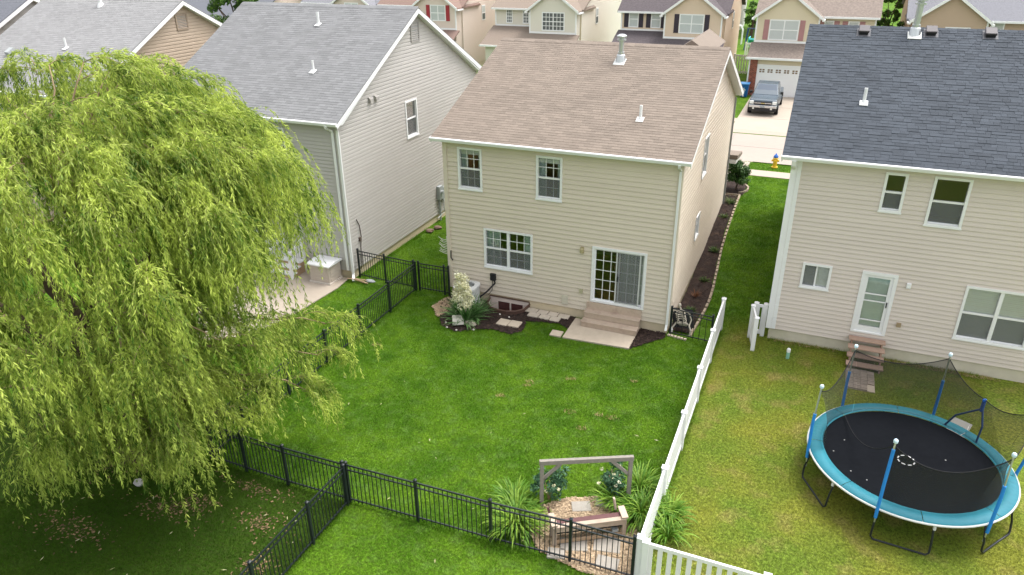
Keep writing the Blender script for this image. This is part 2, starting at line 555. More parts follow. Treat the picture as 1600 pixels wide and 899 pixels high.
def side_wall(house, face, plane, u0, u1, z0, ztop, course, m, ops, base=None, join=False, name='wall'):
    """backing wall with openings + lapped siding boards.
    face 'b' = facing -Y at y=plane (u is x); 'r' = facing +X at x=plane (u is y).
    ztop: function of u giving the wall top (linear pieces), ops: list of (u0,u1,z0,z1)"""
    th = .12
    us = sorted(set([u0, u1] + [o[0] for o in ops] + [o[1] for o in ops] + ([base] if base else [])))
    us = [u for u in us if u0 <= u <= u1]
    mb = MB()
    for a, b in zip(us[:-1], us[1:]):
        mid = (a + b) / 2
        cut = sorted([(o[2], o[3]) for o in ops if o[0] <= mid <= o[1]])
        lo = z0
        rows = []
        for c0, c1 in cut:
            if c0 > lo: rows.append((lo, c0, c0))
            lo = c1
        rows.append((lo, ztop(a), ztop(b)))
        for r0, ra, rb in rows:
            if face == 'b': mb.prism([(a, r0), (b, r0), (b, rb), (a, ra)], 'y', plane, plane + th)
            else: mb.prism([(a, r0), (b, r0), (b, rb), (a, ra)], 'x', plane - th, plane)
    wall = mb.build(name, m, house)
    joined = MB()
    z = z0
    while z < max(ztop(u) for u in us) - .02:
        zb = z + course
        # extent of the course under a sloping top
        N_ = 80
        uu = [u0 + (u1 - u0) * i / N_ for i in range(N_ + 1)]
        ok = [u for u in uu if ztop(u) >= min(zb, z + course) - .015]
        if len(ok) < 2:
            ok2 = [u for u in uu if ztop(u) >= z + .04]
            if len(ok2) < 2: break
            c0, c1, hh = ok2[0], ok2[-1], min(min(ztop(ok2[0]), ztop(ok2[-1])) - z, course)
            if hh < .03: break
        else:
            c0, c1, hh = ok[0], ok[-1], course
        ov = [o for o in ops if o[2] < z + hh - .004 and o[3] > z + .004 and o[1] > c0 and o[0] < c1]
        cuts = sorted(set([c0, c1] + [min(max(v, c0), c1) for o in ov for v in o[:2]]))
        segs = []
        for a, b in zip(cuts[:-1], cuts[1:]):
            if b - a < .01: continue
            mid = (a + b) / 2
            oo = [o for o in ov if o[0] <= mid <= o[1]]
            if not oo:
                if segs and segs[-1][1] == a and segs[-1][2] == z and segs[-1][3] == z + hh: segs[-1] = (segs[-1][0], b, z, z + hh)
                else: segs.append((a, b, z, z + hh))
            else:
                o = oo[0]
                if o[2] > z + .02: segs.append((a, b, z, o[2]))
                if o[3] < z + hh - .02: segs.append((a, b, o[3], z + hh))
        cut_ = []
        for a, b, s0, s1 in segs:
            if join or b - a < 4.2: cut_.append((a, b, s0, s1, 0)); continue
            off = (1.25, 3.1, 2.2, 0.6)[int(round((z - z0) / course)) % 4]
            e = [a] + [u0 + off + 3.66 * q for q in range(8) if a + .5 < u0 + off + 3.66 * q < b - .5] + [b]
            for q, (p0, p1) in enumerate(zip(e[:-1], e[1:])): cut_.append((p0 - (.02 if q else 0), p1, s0, s1, .0022 * (q % 2)))
        for a, b, s0, s1, jut in cut_:
            loc = (a, plane - .001 - jut, s0) if face == 'b' else (plane + .001 + jut, a, s0)
            rot = None if face == 'b' else (0, 0, math.pi / 2)
            if not join:
                link('siding_board', board_mesh(m, course, face == 'r'), wall, loc, rot, (b - a, 1, (s1 - s0) / course))
            else:
                d = .036; h = s1 - s0
                P = [(a, -d, s0), (b, -d, s0), (b, -.004, s1), (a, -.004, s1), (a, .006, s0), (b, .006, s0)]
                if face == 'b': P = [(u, plane - .001 + e, zz) for u, e, zz in P]
                else: P = [(plane + .001 - e, u, zz) for u, e, zz in P]
                joined.add(P, [(0, 1, 2, 3), (4, 5, 1, 0)])
        z = zb
    if join and joined.v:
        tag(joined.build('siding_boards', m, wall), kind='stuff')
    return wall


def fbox(mb, face, plane, u0, u1, d0, d1, z0, z1):
    """box in wall coordinates: d positive = into the house"""
    if face == 'b': return mb.box(u0, u1, plane + d0, plane + d1, z0, z1)
    return mb.box(plane - d1, plane - d0, u0, u1, z0, z1)


def window(house, face, plane, op, units=1, cols=0, rows=0, slider=False, blind=0., curtain=False, screen=True, trim=.075, dark=False, fullblind=False):
    u0, u1, z0, z1 = op
    fr = MB()
    F_ = lambda *a: fbox(fr, face, plane, *a)
    F_(u0, u1, -.060, .09, z0, z0 + trim); F_(u0, u1, -.060, .09, z1 - trim, z1)
    F_(u0, u0 + trim, -.059, .09, z0 + trim, z1 - trim); F_(u1 - trim, u1, -.059, .09, z0 + trim, z1 - trim)
    W = (u1 - u0 - 2 * trim - (units - 1) * .10) / units
    panes = []
    scr = []
    for k in range(units):
        a = u0 + trim + k * (W + .10); b = a + W
        if k: F_(a - .10, a, -.03, .09, z0 + trim, z1 - trim)
        zz0, zz1 = z0 + trim, z1 - trim
        if slider:
            mid = (a + b) / 2
            cells = [(a, mid - .025, zz0, zz1, .035), (mid + .025, b, zz0, zz1, .05)]
            F_(mid - .025, mid + .025, .005, .08, zz0, zz1)
            scr.append((a, mid - .025, zz0, zz1))
        else:
            zm = (zz0 + zz1) / 2
            F_(a, b, .0, .075, zm - .03, zm + .03)
            cells = [(a, b, zm + .03, zz1, .035), (a, b, zz0 + .035, zm - .03, .055)]
            F_(a, b, .03, .085, zz0, zz0 + .035)
            scr.append((a, b, zz0 + .035, zm - .03))
        for c in cells:
            nc, nr = max(cols, 1), max(rows, 1)
            for i in range(nc):
                for j in range(nr):
                    g = .010 if (cols or rows) else 0
                    p0 = c[0] + (c[1] - c[0]) * i / nc + (g if i else 0); p1 = c[0] + (c[1] - c[0]) * (i + 1) / nc - (g if i < nc - 1 else 0)
                    q0 = c[2] + (c[3] - c[2]) * j / nr + (g if j else 0); q1 = c[2] + (c[3] - c[2]) * (j + 1) / nr - (g if j < nr - 1 else 0)
                    panes.append((p0, p1, q0, q1, c[4]))
            for i in range(1, nc): F_(c[0] + (c[1] - c[0]) * i / nc - .010, c[0] + (c[1] - c[0]) * i / nc + .010, c[4] - .012, c[4] + .012, c[2], c[3])
            for j in range(1, nr): F_(c[0], c[1], c[4] - .011, c[4] + .011, c[2] + (c[3] - c[2]) * j / nr - .010, c[2] + (c[3] - c[2]) * j / nr + .010)
    wn = fr.build('window', TRIM, house)
    for p0, p1, q0, q1, d in panes:
        fbox(MB(), face, plane, p0, p1, d, d + .006, q0, q1).build('pane', GLASS, wn)
    sl_ = MB()
    fbox(sl_, face, plane, u0 - .02, u1 + .02, -.075, -.0605, z0 - .02, z0 + .03)
    sl_.build('sill', TRIM, wn)
    if screen:
        s = MB()
        for a, b, c, d in scr: fbox(s, face, plane, a, b, .018, .020, c, d)
        s.build('screen', SCREEN, wn)
    if fullblind or blind:
        s = MB()
        h = (z1 - z0) * (blind if blind else 1)
        n = max(3, int(h / .06))
        for i in range(n):
            zc = z1 - trim - h * (i + .5) / n
            fbox(s, face, plane, u0 + .05, u1 - .05, .10, .103 + .012 * (i % 2), zc - h / n / 2, zc + h / n / 2 - .003)
        s.build('blind', BLIND, wn)
    if curtain:
        c = MB()
        for a, b in ((u0 + .04, u0 + .04 + (u1 - u0) * .27), (u1 - .04 - (u1 - u0) * .20, u1 - .04)):
            n = 10
            for i in range(n):
                t0, t1 = a + (b - a) * i / n, a + (b - a) * (i + 1) / n
                d = .17 + .03 * (i % 2)
                fbox(c, face, plane, t0, t1, d, d + .03, z0 - .2, z1 + .05)
        c.build('curtain', CURT, wn)
    return wn


TAB = {}


def shingle_mesh(m):
    if m.name not in TAB:
        w_, l_ = .296, .155
        vs = [(0, 0, .001), (w_, 0, .001), (w_, l_, .001), (0, l_, .001), (0, 0, .011), (w_, 0, .011), (w_, l_, .003), (0, l_, .003)]
        me = bpy.data.meshes.new('shingle')
        me.from_pydata(vs, [], [(4, 5, 6, 7), (0, 1, 5, 4), (1, 2, 6, 5), (3, 0, 4, 7)])
        me.materials.append(m)
        TAB[m.name] = me
    return TAB[m.name]


def shingles(roof, x0, x1, ye, ze, yr, zr, m, laminate=False, n_ind=300):
    """courses of shingle tabs on the slope that faces the camera"""
    L = math.hypot(yr - ye, zr - ze)
    sy, sz = (yr - ye) / L, (zr - ze) / L
    ang = math.atan2(sz, sy)
    ex = .142
    tabs = []
    r = random.Random(3)
    k = 0
    s = -.02
    while s < L - .05:
        x = x0 - (.15 if k % 2 else 0) - (r.random() * .2 if laminate else 0)
        while x < x1:
            wd = .305 if not laminate else r.choice((.16, .22, .30, .36, .24))
            a, b = max(x, x0), min(x + wd, x1)
            if b - a > .03: tabs.append((a, b - a, s, r.choice((0, .006)) if laminate else r.uniform(0, .0015)))
            x += wd
        s += ex; k += 1
    c = Vector((CX, CY, CZ))
    tabs.sort(key=lambda t: (Vector((t[0] + t[1] / 2, ye + sy * t[2], ze + sz * t[2])) - c).length)
    me = shingle_mesh(m)
    for a, wd, s, lift in tabs[:n_ind]:
        link('shingle', me, roof, (a + .004, ye + sy * s - sz * lift, ze + sz * s + sy * lift), (ang, 0, 0), ((wd - .008) / .296, 1, 1))
    T = np.array(tabs[n_ind:])
    if len(T):
        l_ = .155
        a = T[:, 0] + .004; b = T[:, 0] + T[:, 1] - .004; s = T[:, 2]; lf = T[:, 3]

        def P(x, d, h): return np.stack([x, ye + sy * (s + d) - sz * (h + lf), ze + sz * (s + d) + sy * (h + lf)], -1)
        vs = np.stack([P(a, 0, .001), P(b, 0, .001), P(b, l_, .001), P(a, l_, .001), P(a, 0, .011), P(b, 0, .011), P(b, l_, .003), P(a, l_, .003)], 1)
        fq = np.array([(4, 5, 6, 7), (0, 1, 5, 4), (1, 2, 6, 5), (3, 0, 4, 7)])
        F = (np.arange(len(T))[:, None, None] * 8 + fq).reshape(-1, 4)
        tag(link('shingles', mesh_np('shingles', vs.reshape(-1, 3) - np.array(ORG[roof.name]), F, m), roof), kind='stuff')
    # ridge caps
    cap = MB()
    x = x0
    while x < x1 - .1:
        e = min(x + .29, x1)
        for sgn in (-1, 1):
            cap.add([(x, yr, zr + .022), (e, yr, zr + .014), (e, yr + sgn * .15, zr + .014 - .15 * sz / sy), (x, yr + sgn * .15, zr + .022 - .15 * sz / sy)], [(0, 1, 2, 3)])
            cap.add([(x, yr, zr + .022), (x, yr + sgn * .15, zr + .022 - .15 * sz / sy), (x, yr + sgn * .15, zr - .15 * sz / sy), (x, yr, zr)], [(0, 1, 2, 3)])
        x = e
    cap.build('ridge_cap', m, roof)


def gutter(house, x0, x1, ye, ze, m=None):
    g = MB()
    g.prism([(ye - .01, ze - .005), (ye - .115, ze - .005), (ye - .125, ze - .03), (ye - .10, ze - .10), (ye - .09, ze - .125), (ye - .01, ze - .125)], 'x', x0, x1)
    g.build('gutter', m or TRIM, house)


def near_house(name, label, x0, x1, y0, y1, eo, oh, ze, yr, zr, ze1, zf, course, sm, rm, fm, zfloor, ops_b, ops_r, join_r=False, join_b=False, found=True, lam=False, n_ind=300, shing=True, rakem=None, base=0.0):
    H = thing(name, label, 'house', ((x0 + x1) / 2, (y0 + y1) / 2, 0))
    m0 = (zr - ze) / (yr - y0 + eo)
    m1 = (zr - ze1) / (y1 + eo - yr)
    top = lambda y: (ze + m0 * (y - y0 + eo) if y <= yr else zr - m1 * (y - yr)) - .16
    ztb = top(y0)
    # walls
    wb = side_wall(H, 'b', y0, x0, x1, zf, lambda u: ze - .13, course, sm, ops_b, join=join_b)
    wr = side_wall(H, 'r', x1, y0, y1, zf, top, course, sm, ops_r, base=yr, join=join_r)
    pl = [(y0, zf), (y1, zf), (y1, top(y1)), (yr, top(yr)), (y0, ztb)]
    MB().prism(pl, 'x', x0, x0 + .12).build('wall', sm, H)
    MB().box(x0 + .12, x1 - .12, y1 - .12, y1, zf, ze1 - .13).build('wall', sm, H)
    # inside: floors and a partition so that windows look into rooms
    MB().box(x0 + .12, x1 - .12, y0 + .12, y1 - .12, zfloor - .2, zfloor).build('floor', INFLOOR, H)
    MB().box(x0 + .12, x1 - .12, y0 + .12, y1 - .12, zfloor + 2.55, zfloor + 2.8).build('floor', INFLOOR, H)
    MB().box(x0 + .12, x1 - .12, y0 + .12, y1 - .12, ze - .1, ze - .02).build('ceiling', INNER, H)
    MB().box(x0 + .12, x1 - .12, y0 + 4.2, y0 + 4.3, zfloor, ze - .1).build('partition_wall', INNER, H)
    # foundation
    f = MB()
    f.box(x0 + .02, x1 - .02, y0 + .02, y0 + .2, -.3, zf)
    f.box(x1 - .2, x1 - .02, y0 + .2, y1 - .02, -.3, zf)
    f.box(x0 + .02, x0 + .2, y0 + .2, y1 - .02, -.3, zf)
    f.build('foundation', fm, H)
    # roof
    rp = [(y0 - eo, ze), (yr, zr), (y1 + eo, ze1), (y1 + eo, ze1 - .03), (yr, zr - .033), (y0 - eo, ze - .03)]
    roof = MB().prism(rp, 'x', x0 - oh, x1 + oh).build('roof', rm, H)
    sp = [(y0 - eo, ze - .032), (yr, zr - .036), (y1 + eo, ze1 - .032), (y1 + eo, ze1 - .13), (y1 - .02, ze1 - .13), (yr, zr - .16), (y0 + .02, ze - .13), (y0 - eo, ze - .13)]
    MB().prism(sp, 'x', x0 - oh + .03, x1 + oh - .03).build('soffit', rakem or TRIM, H)
    for xx in (x1 + oh - .028, x0 - oh):
        for (ya, za, yb, zb) in ((y0 - eo - .01, ze - .034, yr, zr - .037), (yr, zr - .037, y1 + eo + .01, ze1 - .034)):
            MB().prism([(ya, za), (yb, zb), (yb, zb - .2), (ya, za - .17)], 'x', xx, xx + .028).build('rake_board', TRIM, H)
    if shing: shingles(roof, x0 - oh, x1 + oh, y0 - eo, ze, yr, zr, rm, lam, n_ind)
    gutter(H, x0 - oh - .02, x1 + oh + .01, y0 - eo, ze)
    gutter(H, x0 - oh - .02, x1 + oh + .01, y1 + eo + .126, ze1)
    # corner trims
    for xx, s in ((x0, -1), (x1, 1)):
        ct = MB()
        ct.box(xx - .09 if s > 0 else xx - .06, xx + .06 if s > 0 else xx + .09, y0 - .06, y0 - .001, zf, ze - .131)
        ct.box(xx + .001 if s > 0 else xx - .06, xx + .06 if s > 0 else xx - .001, y0, y0 + .09, zf, ze - .131)
        ct.build('corner_trim', sm if name != 'right_house' else TRIM, H)
    H['m0'] = m0
    del H['m0']
    return H, roof, (lambda x, y: Vector((x, y, ze + m0 * (y - y0 + eo))))


def downspout(house, pts, m=None, wd=.075, dp=.055):
    d = MB()
    for p, q in zip(pts[:-1], pts[1:]): d.beam(p, q, wd, dp, (0, 1, 0) if abs(q[2] - p[2]) > .3 else (0, 0, 1))
    return d.build('downspout', m or TRIM, house)


def roof_pipe(house, p, r=.045, h=.42):
    x, y, z = p
    d = MB()
    d.lathe([(r + .05, -.06), (r + .02, .06), (r, .07), (r, h), (r * .8, h), (r * .8, h - .03)], (x, y, z), 10)
    d.build('vent_pipe', PIPE, house, smooth=False)
    MB().obox((x, y - .06, z + .0), (.12, 0, 0), (0, .12, .05), (0, -.003, .008)).build('flashing', PIPE, house)


def flue(house, p, h=1.0, r=.10):
    x, y, z = p
    d = MB()
    d.lathe([(.22, -.14), (.21, -.1), (.16, .18), (r + .03, .22), (r + .03, .30), (r, .30), (r, h - .22), (r + .07, h - .22), (r + .07, h - .17), (r, h - .16), (r, h - .12), (r + .09, h - .10), (r + .09, h - .05), (r, h), (.01, h + .01)], (x, y, z), 14)
    d.build('flue_pipe', STEEL, house, smooth=False)
    MB().obox((x, y - .12, z - .04), (.21, 0, 0), (0, .21, .085), (0, -.004, .012)).build('flashing', GREYL, house)


# ---------------------------------------------------------------- the beige house in the middle
W_A = (-7.86, -6.92, 4.37, 5.90)
W_B = (-4.89, -3.95, 4.35, 5.89)
W_C = (-6.92, -5.01, 1.46, 3.00)
DOOR = (-2.80, -.88, .79, 2.91)
S_U = (4.10, 5.02, 4.40, 5.92)
S_L = (3.90, 4.68, 2.03, 2.97)
HM, roofM, onM = near_house('beige_house', 'beige two storey house with brown shingle roof and sliding patio door, in the middle', -8.386, 0, 0, 12.3, .365, .32, 6.26, 6.0, 8.79, 6.1, .38, .1655,
                            SIDE_MAIN, SH_MAIN, FOUND, .80, [W_A, W_B, W_C, DOOR], [S_U, S_L])
window(HM, 'b', 0, W_A, 1, 3, 2, blind=.13, curtain=True)
window(HM, 'b', 0, W_B, 1, 3, 2, blind=.13, curtain=True)
window(HM, 'b', 0, W_C, 2, 3, 2, curtain=True)
window(HM, 'r', 0, S_U, 1)
window(HM, 'r', 0, S_L, 1)
# sliding patio door
u0, u1, z0, z1 = DOOR
fr = MB()
B = lambda mb, *a: fbox(mb, 'b', 0, *a)
B(fr, u0, u1, -.06, .10, z0, z0 + .07); B(fr, u0, u1, -.06, .10, z1 - .08, z1)
B(fr, u0, u0 + .08, -.059, .10, z0 + .07, z1 - .08); B(fr, u1 - .08, u1, -.059, .10, z0 + .07, z1 - .08)
door = fr.build('patio_door', TRIM, HM)
xm = (u0 + u1) / 2


def door_leaf(nm, a, b, d, scr=False):
    mb = MB()
    zz0, zz1 = z0 + .07, z1 - .08
    s = .055 if not scr else .045
    B(mb, a, a + s, d, d + .03, zz0, zz1); B(mb, b - s, b, d, d + .03, zz0, zz1)
    B(mb, a + s, b - s, d, d + .03, zz0, zz0 + s); B(mb, a + s, b - s, d, d + .03, zz1 - s, zz1)
    if not scr:
        for i in (1, 2): B(mb, a + s + (b - a - 2 * s) * i / 3 - .011, a + s + (b - a - 2 * s) * i / 3 + .011, d + .004, d + .027, zz0 + s, zz1 - s)
        for j in range(1, 5): B(mb, a + s, b - s, d + .005, d + .026, zz0 + s + (zz1 - zz0 - 2 * s) * j / 5 - .011, zz0 + s + (zz1 - zz0 - 2 * s) * j / 5 + .011)
    lf = mb.build(nm, TRIM if not scr else GREYL, door)
    if scr:
        tag(B(MB(), a + s, b - s, d + .012, d + .014, zz0 + s, zz1 - s).build('screen', SCREEN, door))
    else:
        for i in range(3):
            for j in range(5):
                w3, h5 = (b - a - 2 * s) / 3, (zz1 - zz0 - 2 * s) / 5
                B(MB(), a + s + w3 * i + .011, a + s + w3 * (i + 1) - .011, d + .012, d + .018, zz0 + s + h5 * j + .011, zz0 + s + h5 * (j + 1) - .011).build('pane', GLASS, door)
    return lf


door_leaf('door_panel', u0 + .08, xm + .04, .0)
door_leaf('door_panel', xm - .04, u1 - .08, .05)
door_leaf('screen_door', xm - .1, u1 - .2, -.034, True)
MB().box(xm - .02, xm + .005, -.075, -.036, 1.72, 1.92).build('handle', BLACK, door)
cur = MB()
for i in range(14):
    t0 = xm + .02 + (u1 - .1 - xm) * i / 14
    cur.box(t0, t0 + (u1 - .1 - xm) / 14 - .004, .2 + .02 * (i % 2), .21 + .02 * (i % 2), .85, 2.8)
cur.build('vertical_blind', BLIND, door)
# fittings on the back wall
lp = MB(); lp.box(-3.22, -3.10, -.06, -.022, 2.58, 2.82); lp.lathe([(.03, -.2), (.06, -.18), (.07, -.05), (.03, 0)], (-3.16, -.11, 2.8), 10)
lp.build('wall_lamp', mat('brass_lamp', (.42, .36, .20), .5), HM)
MB().box(-3.21, -3.09, -.08, -.022, 1.04, 1.2).build('outlet_cover', mat('outlet', (.42, .40, .26), .6), HM)
MB().box(-3.86, -3.62, -.07, -.0225, .50, .86).build('vent_cover', mat('almond_cover', (.60, .55, .45), .6), HM)
dc = MB(); dc.box(-6.68, -6.46, -.12, -.022, .96, 1.24); dc.build('disconnect_box', DKVENT, HM, bevel=.015)
cb = MB(); cb.tube([(-6.52, -.07, .96), (-6.5, -.07, .86), (-6.75, -.2, .55), (-7.02, -.38, .30)], .03, 8)
cb.tube([(-6.6, -.07, .96), (-6.58, -.16, .6), (-6.72, -.22, .40), (-6.98, -.4, .42)], .012, 6)
cb.build('refrigerant_line', DKVENT, HM)
downspout(HM, [(-.03, -.46, 6.15), (-.03, -.42, 6.06), (-.03, -.065, 5.86), (-.03, -.065, .40), (-.03, -.2, .22)])
downspout(HM, [(.07, 12.2, 5.9), (.07, 12.2, .85)], GREYM)
roof_pipe(HM, onM(-1.79, 1.53), .05, .45)
flue(HM, onM(-3.45, 4.9), .92, .095)
# small gable roof over the front, its tip shows above the ridge
fg = MB(); fg.prism([(-2.35, 8.15), (-1.53, 8.71), (-.75, 8.2)], 'y', 8.6, 12.9)
fg.build('front_gable', SH_MAIN, HM)
MB().prism([(12.4, 3.2), (14.4, 2.9), (14.4, 2.75), (12.4, 3.0)], 'x', -6, .45).build('porch_roof', SH_MAIN, HM)
MB().prism([(12.38, 2.98), (14.38, 2.73), (14.38, 2.6), (12.38, 2.8)], 'x', -5.9, .4).build('porch_soffit', TRIM, HM)
lampb = MB(); lampb.lathe([(.02, -.2), (.12, -.16), (.15, 0), (.10, .14), (.02, .16)], (-7.45, 1.5, 5.5), 12)
gl = bpy.data.materials.new('lit_lamp_shade'); gl.use_nodes = True
gl.node_tree.nodes['Principled BSDF'].inputs['Base Color'].default_value = (.7, .4, .15, 1)
gl.node_tree.nodes['Principled BSDF'].inputs['Emission Color'].default_value = (1, .42, .10, 1)
gl.node_tree.nodes['Principled BSDF'].inputs['Emission Strength'].default_value = .9
lampb.build('ceiling_lamp', gl, HM)

# ---------------------------------------------------------------- the house on the left
L_W = (4.70, 5.70, 4.62, 6.22)
HL, roofL, onL = near_house('grey_house', 'two storey house with grey shingle roof and pale grey beige siding, behind the willow', -21.4, -12.755, -.19, 11.9, .36, .30, 6.45, 5.88, 9.90, 6.5, .36, .142,
                            SIDE_LEFT, SH_LEFT, FOUND, .8, [(-20, -18.2, 4.6, 6.0), (-16.2, -15.2, 4.6, 6.0), (-18.4, -16.5, 1.0, 3.0)], [L_W])
window(HL, 'r', -12.755, L_W, 1, blind=.45)
for o in [(-20, -18.2, 4.6, 6.0), (-16.2, -15.2, 4.6, 6.0)]: window(HL, 'b', -.19, o, 1, blind=.5)
window(HL, 'b', -.19, (-18.4, -16.5, 1.0, 3.0), 2, blind=.5)


def gable_vent(house, x, y0, y1, z0, z1, m):
    v = MB()
    v.box(x, x + .04, y0, y0 + .07, z0, z1); v.box(x, x + .04, y1 - .07, y1, z0, z1)
    v.box(x, x + .04, y0 + .07, y1 - .07, z0, z0 + .07); v.box(x, x + .04, y0 + .07, y1 - .07, z1 - .07, z1)
    o = v.build('gable_vent', m, house)
    n = 9
    me = None
    for i in range(n):
        z = z0 + .07 + (z1 - z0 - .14) * (i + .5) / n
        b = MB().obox((x + .02, (y0 + y1) / 2, z), (.014, 0, -.018), (0, (y1 - y0) / 2 - .07, 0), (.003, 0, .0025))
        if me is None: me = b.mesh('louvre', m, (x, y0, z))
        link('louvre', me, o, (x, y0, z))
    MB().box(x + .0015, x + .003, y0 + .06, y1 - .06, z0 + .06, z1 - .06).build('vent_backing', GREYM, o)


VENTM = mat('grey_vent', (.33, .31, .29), .6)
gable_vent(HL, -12.73, 5.56, 6.28, 8.52, 9.37, VENTM)
for yy in (2.08, 2.5):
    v = MB(); v.prism([(-12.73, 6.70), (-12.60, 6.70), (-12.62, 6.84), (-12.73, 6.92)], 'y', yy - .1, yy + .1)
    v.build('dryer_vent', VENTM, HL)
downspout(HL, [(-12.93, -.64, 6.34), (-12.93, -.60, 6.24), (-12.93, -.26, 6.05), (-12.93, -.26, .4)], wd=.10)
downspout(HL, [(-12.70, -.26, 6.1), (-12.70, -.26, .25), (-12.55, -.5, .10)], wd=.10)
roof_pipe(HL, onL(-15.12, 1.93))
roof_pipe(HL, onL(-16.64, 4.63), .06, .5)
mt = MB(); mt.box(-12.73, -12.55, 7.05, 7.4, 1.1, 1.75); mt.box(-12.72, -12.62, 7.5, 7.75, .95, 1.6); mt.tube([(-12.66, 7.2, 1.1), (-12.66, 7.2, .02)], .05, 8)
mt.tube([(-12.66, 7.6, .95), (-12.66, 7.6, .3), (-12.6, 6.8, .25)], .02, 6); mt.lathe([(.09, 0), (.09, .12), (.02, .13)], (-12.53, 7.22, 1.4), 10)
mt.build('electric_meter', GREYM, HL)
cbx = MB(); cbx.tube([(-12.71, .35, 2.4), (-12.70, .5, 2.1), (-12.70, .55, 1.6), (-12.70, .45, 1.2), (-12.70, .42, .4)], .018, 6)
cbx.box(-12.74, -12.66, .38, .5, 1.45, 1.6); cbx.build('cable', mat('brown_cable', (.10, .075, .06), .7), HL)

# ---------------------------------------------------------------- the house on the right
R1, R2, R3, R4 = (5.77, 6.38, 4.95, 6.17), (7.05, 8.02, 4.68, 6.18), (3.96, 4.84, 2.11, 2.98), (8.58, 10.5, 1.15, 2.96)
RD = (5.72, 6.74, .83, 2.98)
HR, roofR, onR = near_house('right_house', 'almond sided house with charcoal shingle roof and white storm door, right of the lane', 3.225, 12.6, 1.0, 13.0, .36, .39, 6.48, 7.0, 9.60, 6.5, .43, .146,
                            SIDE_RIGHT, SH_RIGHT, FOUND_R, .85, [R1, R2, R3, R4, RD], [], join_r=True, lam=True)
window(HR, 'b', 1.0, R1, 1); window(HR, 'b', 1.0, R2, 1); window(HR, 'b', 1.0, R3, 1, slider=True, fullblind=True)
window(HR, 'b', 1.0, R4, 2, fullblind=True)
u0, u1, z0, z1 = RD
fr = MB()
B = lambda mb, *a: fbox(mb, 'b', 1.0, *a)
B(fr, u0, u1, -.06, .1, z0, z0 + .05); B(fr, u0, u1, -.06, .1, z1 - .10, z1)
B(fr, u0, u0 + .10, -.059, .1, z0 + .05, z1 - .10); B(fr, u1 - .10, u1, -.059, .1, z0 + .05, z1 - .10)
door = fr.build('storm_door', TRIM, HR)
lf = MB()
a, b, c, d = u0 + .10, u1 - .10, z0 + .05, z1 - .10
B(lf, a, a + .10, -.02, .02, c, d); B(lf, b - .10, b, -.02, .02, c, d); B(lf, a + .10, b - .10, -.02, .02, c, c + .2); B(lf, a + .10, b - .10, -.02, .02, d - .10, d)
for zz in (1.30, 1.98, 2.22): B(lf, a + .10, b - .10, -.018, .015, zz - .02, zz + .02)
lf.build('door_frame', TRIM, door)
for q0, q1 in ((c + .2, 1.28), (1.32, 1.96), (2.0, 2.2), (2.24, d - .1)): B(MB(), a + .10, b - .10, -.004, .002, q0, q1).build('pane', GLASS, door)
MB().box(a, b, 1.06, 1.09, c, d).build('inner_door', mat('pale_green_door', (.66, .74, .64), .6), door)
MB().box(b - .07, b - .04, .955, .978, 1.82, 2.0).build('handle', BLACK, door)
lp = MB(); lp.box(7.0, 7.13, .90, .978, 2.6, 2.78); lp.build('wall_lamp', TRIM, HR, bevel=.02)
MB().box(6.99, 7.12, .92, .978, 1.24, 1.38).build('outlet_cover', mat('outlet_tan', (.34, .26, .16), .6), HR)
downspout(HR, [(3.2, .55, 6.36), (3.2, .60, 6.2), (3.2, .92, 6.0), (3.2, .92, .45)], wd=.13)
MB().box(3.32, 3.44, .948, .999, .43, 6.34).build('corner_board', TRIM, HR)
for x, y in ((4.63, 6.62), (6.69, 6.7), (8.42, 6.7)):
    p = onR(x, y)
    v = MB(); v.obox((x, y, p.z + .13), (.17, 0, 0), (0, .17, .083), (0, -.02, .04)); v.build('roof_vent', mat('brown_grey_vent', (.085, .075, .08), .5), HR, bevel=.02)
    MB().obox((x, y - .02, p.z + .055), (.14, 0, 0), (0, .14, .068), (0, -.025, .05)).build('vent_throat', DKVENT, HR)
    MB().obox((x, y, p.z + .018), (.22, 0, 0), (0, .22, .107), (0, -.001, .003)).build('flashing', mat('dark_flashing', (.10, .10, .11), .6), HR)
roof_pipe(HR, onR(4.9, 3.15), .05, .45)
flue(HR, onR(6.2, 6.66), 1.15, .10)

# ---------------------------------------------------------------- the two houses further left
H3, roof3, on3 = near_house('tan_house', 'tan gabled house with weathered light grey roof, left of the grey house', -34.2, -25.5, -.3, 11.8, .36, .32, 6.5, 5.75, 9.95, 6.5, .36, .15,
                            SIDE_TAN, SH_H3, FOUND, .8, [(-32.6, -31.2, 4.4, 5.9)], [], join_b=True)
window(H3, 'b', -.3, (-32.6, -31.2, 4.4, 5.9), 1)
gable_vent(H3, -25.47, 5.35, 6.1, 8.6, 9.35, mat('tan_vent', (.36, .28, .21), .6))
roof_pipe(H3, on3(-29.23, 2.19), .05, .45)
v = MB(); v.lathe([(.2, -.1), (.12, .1), (.09, .1), (.09, .55)], on3(-30.0, 5.2), 10); v.build('flue_pipe', PIPE, H3)
MB().obox(on3(-32.4, 1.6) + Vector((0, 0, .1)), (.14, 0, 0), (0, .16, .09), (0, -.04, .08)).build('roof_vent', GREYM, H3)
H4, roof4, on4 = near_house('slate_roofed_house', 'house whose dark slate grey roof shows at the top left corner', -44.6, -35.9, -.3, 11.8, .36, .32, 6.5, 5.75, 9.95, 6.5, .36, .3,
                            SIDE_LEFT, SH_DARK, FOUND, .8, [], [], join_b=True, join_r=True, n_ind=0)


# ---------------------------------------------------------------- houses across the street
def shutter(house, x, y, z0, z1, m):
    s = MB(); s.box(x - .19, x + .19, y - .05, y - .022, z0, z1)
    for i in range(12):
        z = z0 + (z1 - z0) * (i + .5) / 12
        s.box(x - .14, x + .14, y - .062, y - .0505, z - .025, z + .03)
    s.build('shutter', m, house)


